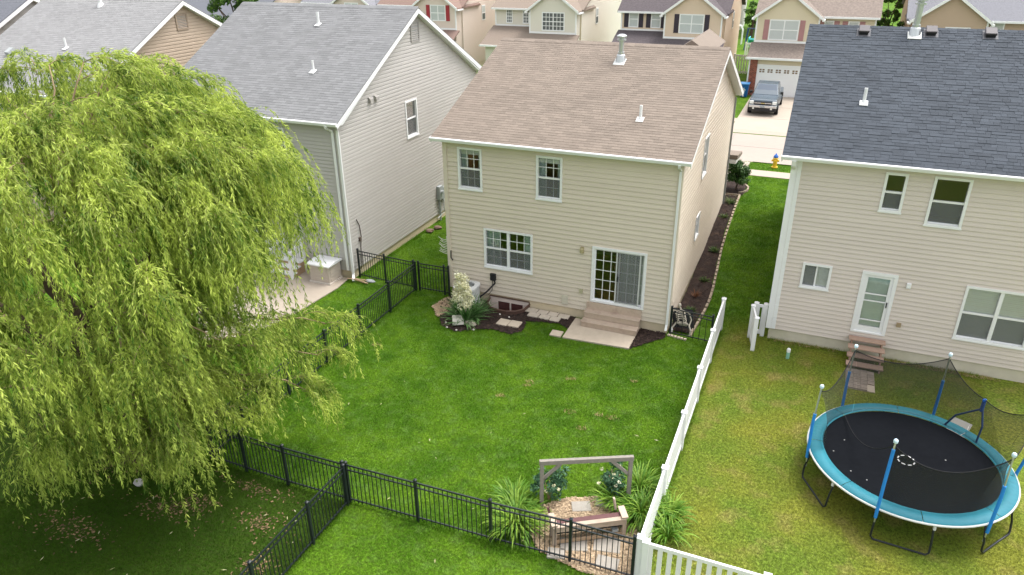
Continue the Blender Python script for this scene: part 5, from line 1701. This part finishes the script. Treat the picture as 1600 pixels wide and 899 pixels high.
for a in POLES:
    lo, hi = 1.0, TOPZ
    outr = 2.36
    pts = [tp(a, outr - .03, .35), tp(a, outr, .9), tp(a, outr + .02, 1.6), tp(a, outr - .02, TOPZ)]
    if a == 8: pts = [tp(a, outr - .03, .35), tp(a, outr, .9), tp(a, outr + .10, 1.5), tp(a, outr + .02, TOPZ)]
    pl = MB(); pl.tube(pts, .019, 8); po = pl.build('pole', STEEL, tp_)
    full = a in (-108.6,)
    sv = MB(); sv.tube([tp(a, outr - .01, .62), tp(a, outr, .9), pts[2], pts[2].lerp(pts[3], .82 if full else .30)], .037, 8); sv.build('foam_sleeve', BLUE, po)
    cp = MB(); cp.lathe([(.02, -.03), (.045, -.02), (.05, .03), (.035, .06), (.01, .07)], pts[3], 10); cp.build('cap', mat('pale_blue_cap', (.55, .70, .78), .5), po)
    tops[a] = pts[3]
# collapsed pole loop by the gap in the net
P4 = tp(46, 2.30, 1.95)
l_ = MB(); l_.tube([tp(62, 2.02, .91), tp(58, 2.12, 1.25), P4 + Vector((-.04, -.02, -.30))], .024, 6); l_.tube([tp(38, 2.02, .91), tp(40, 2.16, 1.3), P4 + Vector((.02, 0, -.30))], .024, 6)
lo = l_.build('bent_pole', mat('navy_tube', (.015, .05, .16), .5), tp_)
s_ = MB(); s_.tube([P4 + Vector((0, 0, -.36)), P4], .045, 8); s_.build('foam_sleeve', BLUE_D, lo)


def net_panel(a0, top0, a1, top1, sag, zb=.91, rb=1.98, n=16):
    d = (a1 - a0)
    V, edge = [], []
    rows = 8
    for i in range(n + 1):
        t = i / n
        tpnt = top0.lerp(top1, t) - Vector((0, 0, sag * 4 * t * (1 - t)))
        # the hem hangs a little inside the chord
        bot = tp(a0 + d * t, rb, zb)
        edge.append(tpnt)
        for j in range(rows + 1):
            s = j / rows
            p = tpnt.lerp(bot, s)
            p = p + (Vector((TC.x, TC.y, p.z)) - p).normalized() * .10 * math.sin(math.pi * s) + Vector((rnd.uniform(-.008, .008), rnd.uniform(-.008, .008), 0))
            V.append(p)
    F = [(i * (rows + 1) + j, (i + 1) * (rows + 1) + j, (i + 1) * (rows + 1) + j + 1, i * (rows + 1) + j + 1) for i in range(n) for j in range(rows)]
    mb = MB(); mb.add(V, F)
    o = mb.build('net_panel', NET, tp_, smooth=True)
    MB().tube(edge, .012, 5).build('hem', NETEDGE, o)
    return o


dn = Vector((0, 0, -.10))
net_panel(194, tops[-166] + dn, 130, tops[130] + dn, .42)
net_panel(130, tops[130] + dn, 72, tops[72] + dn, .28)
net_panel(72, tops[72] + dn, 46, P4, .14)
net_panel(46, P4, 8, tops[8] + dn, .22)
net_panel(8, tops[8] + dn, -50.6, tops[-50.6] + dn, .35)
net_panel(-50.6, tops[-50.6] + dn, -108.6, tops[-108.6] + dn, .52)
# loose doorway flap: hangs from the front pole across to the inside of the mat
fl = MB(); V = []; edge = []
A, Bp = tops[-108.6] + dn, tp(140, 1.90, .93)
for i in range(17):
    t = i / 16
    p = A.lerp(Bp, t) - Vector((0, 0, .75 * 4 * t * (1 - t) * .6))
    p.z = max(p.z, .90)
    edge.append(p)
fl.tube(edge, .012, 5); fl.build('hem', NETEDGE, tp_)
tag(MB().obox((8.55, -2.75, .25), (.22, -.12, 0), (.10, .18, .18), (0, -.004, .006)).build('white_board', mat('dull_white', (.50, .48, .44), .6)), 'pale square board lying in the grass just behind the trampoline', 'board')

# ---------------------------------------------------------------- back of the left house
bx = thing('deck_box', 'pale beige deck storage box with a white lid on the left patio', 'storage box', (-13.72, -.65, .05))
BXM = mat('beige_resin', (.52, .45, .39), .6, .04, 3)
MB().box(-14.18, -13.26, -1.10, -.30, .05, .80).build('body', BXM, bx, bevel=.01)
MB().prism([(-1.18, .81), (-.24, .81), (-.24, .88), (-.7, .92), (-1.18, .87)], 'x', -14.26, -13.18).build('lid', WHITE, bx, bevel=.01)
MB().box(-14.22, -13.22, -1.14, -.28, .051, .11).build('base', mat('resin_base', (.62, .56, .50), .6), bx)
for k in range(4):
    z = .16 + .155 * k
    MB().box(-13.258, -13.245, -1.0, -.42, z, z + .125).build('side_panel', BXM, bx, bevel=.004)
    for a, b in ((-14.12, -13.98), (-13.95, -13.36)): MB().box(a, b, -1.115, -1.102, z, z + .125).build('front_panel', BXM, bx, bevel=.004)
MB().box(-13.21, -13.0, -.42, -.24, .05, .5).build
sx = thing('back_steps', 'tan back steps with white railings partly hidden by the willow', 'steps', (-15.5, -.8, .05))
for k, (ya, zz) in enumerate(((-.62, .57), (-.90, .40), (-1.18, .23))):
    MB().box(-16.0, -15.0, ya - .02, ya + .30, zz - .05, zz).build('tread', WHITE, sx); MB().box(-15.98, -15.02, ya, ya + .27, .05, zz - .051).build('riser', WOOD_T, sx)
for x in (-16.0, -15.02):
    MB().box(x - .05, x + .05, -1.25, -1.15, .05, 1.25).build('post', WHITE, sx); MB().box(x - .05, x + .05, -.36, -.26, .05, 1.6).build('post', WHITE, sx)
    MB().beam((x, -1.15, 1.12), (x, -.36, 1.48), .05, .08).build('handrail', WHITE, sx)
    for k in range(6):
        t = (k + .5) / 6; y = -1.15 + .79 * t
        MB().box(x - .02, x + .02, y - .02, y + .02, .4 + .3 * t, 1.1 + .34 * t).build('baluster', WHITE, sx)
for k in range(5):
    a = rnd.uniform(-.5, .5); c = Vector((-12.45 + rnd.uniform(-.2, .2), -.42 + rnd.uniform(-.12, .12), .05 + .03 * k))
    tag(MB().beam(c - Vector((math.cos(a), math.sin(a) * .6, 0)) * .4, c + Vector((math.cos(a), math.sin(a) * .6, 0)) * .4, .03, .025).build('stick', WOOD_T), ('bottom stick of the little heap below the grey house downspout', 'stick lying second from the bottom of the heap by the grey house', 'middle stick of the little heap by the grey house corner', 'stick second from the top of the heap by the grey house', 'topmost stick of the little heap by the grey house corner')[k], 'stick', 'sticks in the heap')
stone('flat grey stone in front of the gate by the grey house', (-12.0, -.15, .04), (.25, .14, .05), GREYM)
for k, (x, y) in enumerate(((-12.4, 5.6), (-12.25, 6.1))):
    stone('first reddish stone against the grey house wall below the meter' if k == 0 else 'second reddish stone against the grey house wall, nearer the meter', (x, y, .08), (.22, .2, .08), mat('reddish_stone', (.18, .12, .09), .9, .2, 8), group='reddish stones by the wall')
# small bare twiggy ornament on the corner of the beige house
tw = MB()
for k in range(9):
    z = 1.72 + .07 * k
    tw.tube([(-8.42, -.04, z), (-8.58 - .05 * (k % 3), -.06, z + .04), (-8.78 + .03 * (k % 4), -.08, z + .12)], .010, 5)
tw.tube([(-8.42, -.04, 1.66), (-8.46, -.05, 2.45)], .014, 5)
tw.build('hose_holder_twigs', mat('pale_wire', (.60, .58, .52), .6), HM)
hb = MB(); hb.tube([(-8.30, -.05, 1.9), (-8.30, -.07, 1.62), (-8.22, -.08, 1.52)], .022, 6); hb.build('hose_bib', DKVENT, HM)

# ---------------------------------------------------------------- trees
BARK = mat('willow_bark', (.085, .058, .04), .95, .35, 9, .6, 30)
TWIG = mat('willow_twig', (.30, .22, .13), .8, .2, 10)
WL = leafmat('willow_leaf', (.065, .15, .012), (.66, .76, .16), .50, .45, 1.5, .1, .85, 2.0, .55)


def branch(p, q, r0, r1, sag=0., n=6, jit=.08):
    p, q = Vector(p), Vector(q)
    L = (q - p).length
    pts = []
    for i in range(n + 1):
        t = i / n
        c = p.lerp(q, t) + Vector((0, 0, sag * L * 4 * t * (1 - t)))
        if 0 < i < n: c += Vector((rnd.uniform(-1, 1), rnd.uniform(-1, 1), rnd.uniform(-1, 1))) * jit * L * .3
        pts.append(c)
    return pts, [r0 + (r1 - r0) * i / n for i in range(n + 1)]


W0 = Vector((-12.0, -12.0, 0))
wt = thing('willow_tree', 'large weeping willow with hanging yellow green strands filling the left side', 'tree', W0)
HD = Vector((.39, .92, 0)) if False else Vector((math.sin(YAW), math.cos(YAW), 0))
SD = Vector((HD.y, -HD.x, 0))                 # sideways (to the right as seen from the drone)


def wp(s, d, z): return W0 + SD * s + HD * d + Vector((0, 0, z))


bt = MB()
bt.tube([wp(.1, 0, -.1), wp(.05, 0, .3), wp(-.1, 0, 1.2), wp(-.35, .1, 2.4)], [.42, .33, .28, .26], 12)
trunk = bt.build('trunk', BARK, wt, smooth=True)
limbs = [((-.35, .1, 2.3), (-1.1, .1, 6.8), .26), ((-.2, .1, 2.0), (.6, -.6, 7.2), .17), ((-.35, .1, 2.4), (-2.2, -1.2, 6.2), .15), ((-.2, .1, 1.9), (1.9, .9, 6.6), .15), ((-.2, 0, 1.7), (1.6, -1.4, 5.0), .12), ((-.3, .2, 2.2), (-.4, 1.9, 7.0), .14), ((-.3, 0, 2.0), (-1.8, 1.6, 6.0), .13)]
ends = []
lb = MB()
for a, b, r_ in limbs:
    pts, rs = branch(wp(*a), wp(*b), r_, r_ * .45, .04, 8, .16)
    lb.tube(pts, rs, 8)
    ends.append((pts[-1], r_ * .45)); ends.append((pts[5], r_ * .6)); ends.append((pts[4], r_ * .6))
lb.build('limbs', BARK, wt, smooth=True)
# sprays: arching branchlets with strands that hang from them like a fringe
sprays = []


def ztop(r, th=0): return 10.1 - .10 * r ** 2 + .30 * math.sin(3 * th + 1) + .22 * math.sin(5 * th)


def add_spray(s, d, z, reach, L, zmin, cnt, out=None):
    o = out if out is not None else ((SD * s + HD * d).normalized() if abs(s) + abs(d) > .3 else SD)
    a = rnd.gauss(0, .45)
    o = Vector((o.x * math.cos(a) - o.y * math.sin(a), o.x * math.sin(a) + o.y * math.cos(a), 0))
    sprays.append((wp(s, d, z), o, reach, L, zmin, cnt))


for i in range(165):                                # the dome
    r_ = 5.0 * math.sqrt(rnd.random()); th = rnd.uniform(0, 2 * math.pi)
    s, d = r_ * math.cos(th), r_ * math.sin(th)
    if s > 0: s *= .86
    z = ztop(r_, th) - abs(rnd.gauss(0, .3)) - (.7 if rnd.random() < .3 else 0)
    near = d < -1.2 or s < -2
    if -2.1 < s < -.1 and -4.8 < d < -.2:          # a window in the foliage that lets the trunk show
        if z < 7: continue
        add_spray(s, d, z, .7, .9, z - 1.0, 12)
        continue
    add_spray(s, d, z, rnd.uniform(.7, 1.3), rnd.uniform(1.6, 2.9), 2.0 if near else 3.7 + .22 * max(0, s), 27)
for i in range(60):                                 # the long curtain on the right
    s, d = rnd.uniform(1.6, 4.15), rnd.uniform(-1.6, 2.4)
    r_ = math.hypot(s, d)
    if r_ > 4.5: continue
    add_spray(s, d, ztop(r_) - rnd.uniform(.2, 2.0), rnd.uniform(.6, 1.1), rnd.uniform(2.2, 3.4), 2.9 + .25 * max(0, s) + rnd.uniform(0, .6), 18)
for i in range(44):
    s, d = rnd.uniform(.7, 3.0), rnd.uniform(-1.0, 1.4)
    add_spray(s, d, rnd.uniform(4.2, 5.9), rnd.uniform(.6, 1.0), rnd.uniform(1.3, 2.2), 2.5 + rnd.uniform(0, .5), 17)
for i in range(46):                                 # low sprays on the right
    s, d = rnd.uniform(.6, 3.0), rnd.uniform(-2.6, .6)
    add_spray(s, d, rnd.uniform(2.6, 4.6) - .25 * s, rnd.uniform(.6, 1.1), rnd.uniform(1.1, 2.0), .9 + .35 * s + rnd.uniform(0, .6), 17)
for i in range(48):                                 # the far side, seen through the gaps
    s, d = rnd.uniform(-4, 1.2), rnd.uniform(.8, 3.4)
    add_spray(s, d, rnd.uniform(3.0, 7.0), rnd.uniform(.6, 1.1), rnd.uniform(1.5, 2.4), 1.0, 20)
for i in range(62):                                # inside the dome
    r_ = 4.6 * math.sqrt(rnd.random()); th = rnd.uniform(0, 2 * math.pi)
    s, d = r_ * math.cos(th), r_ * math.sin(th)
    if s > 2.6 and d > -1.5: continue
    z = ztop(r_, th) - rnd.uniform(1.4, 3.4)
    if -2.1 < s < .0 and d < .3 and 2.6 < z < 9: continue
    add_spray(s, d, z, rnd.uniform(.6, 1.1), rnd.uniform(1.4, 2.6), 1.6 if (d < 0 or s < 0) else 3.6, 16)
for i in range(95):                                # the skirt on the near and left side
    th = rnd.uniform(math.pi * .8, math.pi * 1.86); r_ = rnd.uniform(1.4, 4.2)
    s, d = r_ * math.cos(th), r_ * math.sin(th) * .9
    z = rnd.uniform(2.4, 5.2)
    if -2.0 < s < .3 and z > 2.6: continue
    add_spray(s, d, z, rnd.uniform(.6, 1.1), rnd.uniform(1.3, 2.4), .3 + rnd.random() * .8, 25)
lowb = [((.3, 0, 2.2), (5.5, .9, 3.5)), ((.2, -.2, 2.0), (5.4, .3, 2.9)), ((.2, -.5, 1.9), (5.2, -.3, 2.2)), ((.2, -.3, 1.9), (3.9, -.8, 2.6)), ((.2, -.5, 1.8), (3.4, -1.5, 2.4)), ((.2, -.5, 1.8), (2.6, -2.4, 2.4)), ((0, -.4, 1.8), (.8, -2.8, 3.0)), ((-.4, -.3, 2.), (-2., -2.6, 3.4)), ((-.5, 0, 2.3), (-3.6, -1.6, 4.6))]
bb = MB()
for j, (a, b) in enumerate(lowb):
    pts, rs = branch(wp(*a), wp(*b), .05, .012, .16, 8, .08)
    bb.tube(pts, rs, 6)
    for k in range(4, 9):
        for q in range(2):
            p = pts[k]
            v = p - W0
            sd2, dd2 = v.dot(SD), v.dot(HD)
            add_spray(sd2 + rnd.uniform(-.2, .2), dd2 + rnd.uniform(-.2, .2), p.z + rnd.uniform(-.05, .12), rnd.uniform(.5, .95), rnd.uniform(.7, 1.3), .4, 15)
# branches from the limbs to a share of the sprays, and the branchlets themselves
for k, (p, o, reach, L, zm, c) in enumerate(sprays):
    if k % 3 == 0 and k < 420:
        e_, r_ = min(ends, key=lambda t: (t[0] - p).length + rnd.random())
        pts, rs = branch(e_, p, min(r_, .05), .010, .08, 5, .10)
        bb.tube(pts, rs, 5)
SEG = 8
P0, D0, LL = [], [], []
for p, o, reach, L, zm, c in sprays:
    arch = [p + o * reach * t + Vector((0, 0, .55 * reach * t - .75 * reach * t * t)) for t in (0, .25, .5, .75, 1)]
    side = Vector((-o.y, o.x, 0))
    bb.tube(arch, [.010, .008, .007, .005, .003], 4)
    for i in range(c):
        t = rnd.random() ** .7
        q = p + o * reach * t + Vector((0, 0, .55 * reach * t - .75 * reach * t * t)) + side * rnd.gauss(0, .07 + .10 * t) + Vector((0, 0, rnd.gauss(0, .05)))
        P0.append(q[:])
        LL.append(min(L * rnd.uniform(.45, 1.1), max(.35, q.z - zm + rnd.uniform(-.2, .3))))
        dv = o * rnd.uniform(.3, .9) + side * rnd.gauss(0, .5) + Vector((0, 0, rnd.uniform(-.1, .45)))
        D0.append(dv.normalized()[:])
tag(bb.build('branches', TWIG, wt, smooth=True), kind='stuff')
P0, D0, LL = np.array(P0), np.array(D0), np.array(LL)
nS = len(P0)
pts = np.zeros((nS, SEG + 1, 3)); pts[:, 0] = P0
d = D0.copy(); step = LL / SEG
for i in range(SEG):
    pts[:, i + 1] = pts[:, i] + d * step[:, None]
    d = d * (np.where(LL > 1.2, .60, .72))[:, None] + np.array([0, 0, -1]) * .42 + np.array(SD) * .015 + rng.normal(0, .05, (nS, 3))
    d /= np.linalg.norm(d, axis=1)[:, None]
# thin stems (flat strips)
wv = np.cross(pts[:, -1] - pts[:, 0], rng.normal(size=(nS, 3))); wv /= np.linalg.norm(wv, axis=1)[:, None]
wid = (.005 * np.linspace(1, .3, SEG + 1))[None, :, None]
VS = np.stack([pts - wv[:, None] * wid, pts + wv[:, None] * wid], 2).reshape(-1, 3)
b0 = (np.arange(nS)[:, None] * (SEG + 1) + np.arange(SEG)).ravel() * 2
FS = np.stack([b0, b0 + 1, b0 + 3, b0 + 2], -1)
tag(link('strands', mesh_np('strands', VS - np.array(W0), FS, mat('strand_stem', (.22, .24, .06), .7, .2, 8)), wt), kind='stuff')
# leaves
nl = np.maximum(8, (LL * 37).astype(int))
sid = np.repeat(np.arange(nS), nl)
t = rng.random(len(sid)) * SEG * .999
i = t.astype(int); f = (t - i)[:, None]
pc = pts[sid, i] * (1 - f) + pts[sid, i + 1] * f
tg = pts[sid, i + 1] - pts[sid, i]; tg /= np.linalg.norm(tg, axis=1)[:, None]
sd_ = np.cross(tg, rng.normal(size=tg.shape)); sd_ /= np.linalg.norm(sd_, axis=1)[:, None]
ld = tg * .9 + sd_ * rng.uniform(.3, .95, len(sid))[:, None] + np.array([0, 0, -.25]); ld /= np.linalg.norm(ld, axis=1)[:, None]
wl_ = np.cross(ld, rng.normal(size=tg.shape)); wl_ /= np.linalg.norm(wl_, axis=1)[:, None]
ln = rng.uniform(.08, .145, len(sid))[:, None]; wd = ln * .095
V = np.stack([pc, pc + ld * ln * .45 + wl_ * wd, pc + ld * ln, pc + ld * ln * .45 - wl_ * wd], 1).reshape(-1, 3)
crown = link('crown', mesh_np('crown', V - np.array(W0), np.arange(len(V)).reshape(-1, 4), WL), wt)
tag(crown, kind='stuff')
print('willow leaves', len(sid), 'strands', nS)

TLEAF = leafmat('maple_leaf', (.04, .10, .015), (.12, .21, .035), .3, .5, .8)


def far_tree(label, x, y, zb, h, r_, n, size=.22, leaf=TLEAF):
    o = thing('tree', label, 'tree', (x, y, zb))
    b = MB(); b.tube([(x, y, zb), (x + .1, y, zb + h * .3), (x, y + .1, zb + h * .62)], [.2, .15, .08], 8)
    for k in range(6):
        a = k * 1.05; b.tube([(x, y, zb + h * (.35 + .05 * k)), (x + r_ * .7 * math.cos(a), y + r_ * .7 * math.sin(a), zb + h * (.55 + .06 * k))], [.06, .02], 5)
    b.build('trunk', BARK, o)
    cs = []; rr = []
    for k in range(34):
        u = rnd.random(); a = rnd.uniform(0, 6.28); q = r_ * (.3 + .7 * rnd.random()) * math.sin(math.pi * (.12 + .8 * u)) * .85
        cs.append((x + q * math.cos(a), y + q * math.sin(a), zb + h * (.3 + .68 * u))); rr.append(r_ * rnd.uniform(.18, .34))
    leaf_cloud('crown', cs, rr, n, size, leaf, o, .85, .65)


far_tree('leafy green tree behind the charcoal roof, next to the tan gable', 7.6, 46.5, 1, 8.4, 1.1, 5200, .17)
far_tree('dark green tree top showing between the two grey roofs', -35.6, 20.5, .9, 10.6, 2.6, 9000, .22)
far_tree('small tree in the far backyard beyond the white fences', -5.9, 77, 1, 4.2, 1.3, 1500, .22)

# ---------------------------------------------------------------- dirt, fallen leaves and grass


DC = [(-11.0, -14.5, .8, .32), (-7.0, -12.65, .5, .28), (-7.9, -11.75, .7, .16), (-8.9, -12.7, .45, .22), (-6.2, -13.7, .3, .25), (-12.0, -11.9, .8, .8), (-9.6, -13.2, .6, .25)]
V = []
for cx_, cy_, rx_, ry_ in DC:
    n_ = int(700 * rx_ * ry_) + 70
    px_ = rng.normal(cx_, rx_ * .8, n_); py_ = rng.normal(cy_, ry_ * .8, n_); a_ = rng.uniform(0, 6.28, n_); l_ = rng.uniform(.012, .035, n_)
    u_ = np.stack([np.cos(a_) * l_, np.sin(a_) * l_, rng.uniform(-.01, .01, n_)], -1); v_ = np.stack([-np.sin(a_) * l_ * .5, np.cos(a_) * l_ * .5, rng.uniform(-.01, .01, n_)], -1)
    c_ = np.stack([px_, py_, rng.uniform(.006, .03, n_)], -1)
    V.append(np.stack([c_ - u_ - v_, c_ + u_ - v_, c_ + u_ + v_, c_ - u_ + v_], 1).reshape(-1, 3))
V = np.concatenate(V)
tag(link('leaf_litter', mesh_np('leaf_litter', V, np.arange(len(V)).reshape(-1, 4), mat('leaf_litter', (.17, .115, .06), 1, .3, 10, rand=.5))), kind='stuff')


def scatter_grass(name, x0, x1, y0, y1, dens, h, wd, excl, thin=(), m=None):
    n = int((x1 - x0) * (y1 - y0) * dens)
    P = np.stack([rng.uniform(x0, x1, n), rng.uniform(y0, y1, n)], -1)
    ok = np.ones(n, bool)
    for e in excl: ok &= ~inpoly(P, e)
    for cx_, cy_, rx_, ry_ in thin: ok &= rng.random(n) > .85 * np.exp(-((P[:, 0] - cx_) / rx_) ** 2 - ((P[:, 1] - cy_) / ry_) ** 2)
    P = P[ok]; n = len(P)
    a = rng.uniform(0, 6.283, n); hh = h * rng.uniform(.5, 1.3, n); ww_ = wd * rng.uniform(.7, 1.3, n)
    z = tz(P[:, 0], P[:, 1]) - .005
    b = np.stack([P[:, 0], P[:, 1], z], -1)
    u = np.stack([np.cos(a), np.sin(a), np.zeros(n)], -1) * ww_[:, None] / 2
    lean = rng.uniform(.2, 1.1, n) * hh
    a2 = rng.uniform(0, 6.283, n)
    tip = b + np.stack([np.cos(a2) * lean, np.sin(a2) * lean, hh], -1)
    V = np.stack([b - u, b + u, tip], 1).reshape(-1, 3)
    tag(link(name, mesh_np(name, V, np.arange(3 * n).reshape(-1, 3), m or BLADE)), kind='stuff')
    return n


BOX = lambda a, b, c, d: [(a, c), (b, c), (b, d), (a, d)]
exM = [BED, BED2, PATIO, GRAV, BOX(-3.78, -3.34, -1.65, -1.22)]
tot = 0
tot += scatter_grass('lawn_grass', -9.8, 1.62, -11.2, -.02, 3000, .050, .011, exM)
tot += scatter_grass('lawn_grass', 1.7, 9.6, -11.4, .98, 2300, .045, .011, [BOX(5.74, 6.56, -1.3, -.12)])
tot += scatter_grass('lawn_grass', -5.4, 3.5, -14.2, -11.25, 2600, .050, .011, [GRAV])
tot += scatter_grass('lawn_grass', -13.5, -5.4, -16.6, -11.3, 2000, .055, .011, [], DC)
tot += scatter_grass('lawn_grass', -13.5, -9.85, -11.3, -.3, 1500, .055, .013, [LPATIO], DC)
tot += scatter_grass('lawn_grass', -12.7, -8.42, .0, 8.5, 1500, .055, .013, [])
tot += scatter_grass('lawn_grass', .75, 3.2, .98, 16.9, 1500, .055, .014, [SIDEB, SIDEB2])
tot += scatter_grass('lawn_grass', .2, 4.5, 18.05, 19.6, 900, .055, .016, [])
for bx4 in ((-9.93, -9.72, -11.2, -.2), (-9.7, 1.5, -11.32, -11.12), (-5.52, -5.32, -16.5, -11.3), (1.56, 1.78, -8.0, 1.0), (3.25, 9.6, .8, .99), (-8.4, -8.2, .1, 4), (-12.75, -12.55, .1, 6)):
    tot += scatter_grass('tall_grass', *bx4, 1500, .11, .012, [GRAV])
print('grass blades', tot)
# tan dead tufts in the lawn and along the right foundation
DEAD = leafmat('dead_grass', (.38, .27, .12), (.52, .40, .22), .2, .8, 3)
V = []
spots = [(-3.29, -4.62, .10), (-3.31, -4.85, .08), (-3.86, -5.65, .10), (-1.65, -5.66, .12), (-.82, -5.5, .08), (-.4, -5.5, .14), (-9.2, -3.4, .0), (-.3, -3.4, .07), (-1.1, -6.3, .10), (-9.0, -4.45, .14), (-2.2, -4.0, .12)]
spots = [s for s in spots if s[2] > 0]
spots += [(3.6 + .28 * k, .88 + rnd.uniform(-.05, .05), .10) for k in range(7)] + [(7.1 + .22 * k, .86 + rnd.uniform(-.06, .04), .13) for k in range(14)]
for x, y, r_ in spots:
    for k in range(int(20 + 260 * r_)):
        a = rng.uniform(0, 6.28); q = r_ * math.sqrt(rng.random()); b = np.array([x + q * 1.6 * math.cos(a), y + q * math.sin(a), .02])
        u = np.array([math.cos(a), math.sin(a), 0]) * .008; tip = b + np.array([rng.normal(0, .04), rng.normal(0, .04), .05])
        V += [b - u, b + u, tip]
tag(link('dead_grass', mesh_np('dead_grass', np.array(V), np.arange(len(V)).reshape(-1, 3), DEAD)), kind='stuff')
n = 70
P = np.concatenate([np.stack([rng.uniform(-13, -5.5, n // 2), rng.uniform(-16, -11.4, n // 2)], -1), np.stack([rng.uniform(-9.5, 1.3, n // 2), rng.uniform(-14, -6, n // 2)], -1)])
a = rng.uniform(0, 6.28, n); l = rng.uniform(.03, .075, n)
u = np.stack([np.cos(a) * l, np.sin(a) * l, rng.uniform(-.01, .01, n)], -1); v_ = np.stack([-np.sin(a) * l * .22, np.cos(a) * l * .22, rng.uniform(-.005, .005, n)], -1)
c = np.stack([P[:, 0], P[:, 1], np.full(n, .06)], -1)
V = np.stack([c - u, c + v_, c + u, c - v_], 1).reshape(-1, 3)
tag(link('fallen_leaves', mesh_np('fallen_leaves', V, np.arange(4 * n).reshape(-1, 4), leafmat('fallen_leaf', (.38, .36, .18), (.50, .48, .32), .2, .7, 5))), kind='stuff')
# open the ground for the window well
g = bpy.data.objects['ground']
import bmesh
bm = bmesh.new(); bm.from_mesh(g.data)
ds = [f for f in bm.faces if -6.7 < f.calc_center_median().x < -5.18 and -.66 < f.calc_center_median().y < .1]
bmesh.ops.delete(bm, geom=ds, context='FACES')
bm.to_mesh(g.data); bm.free()
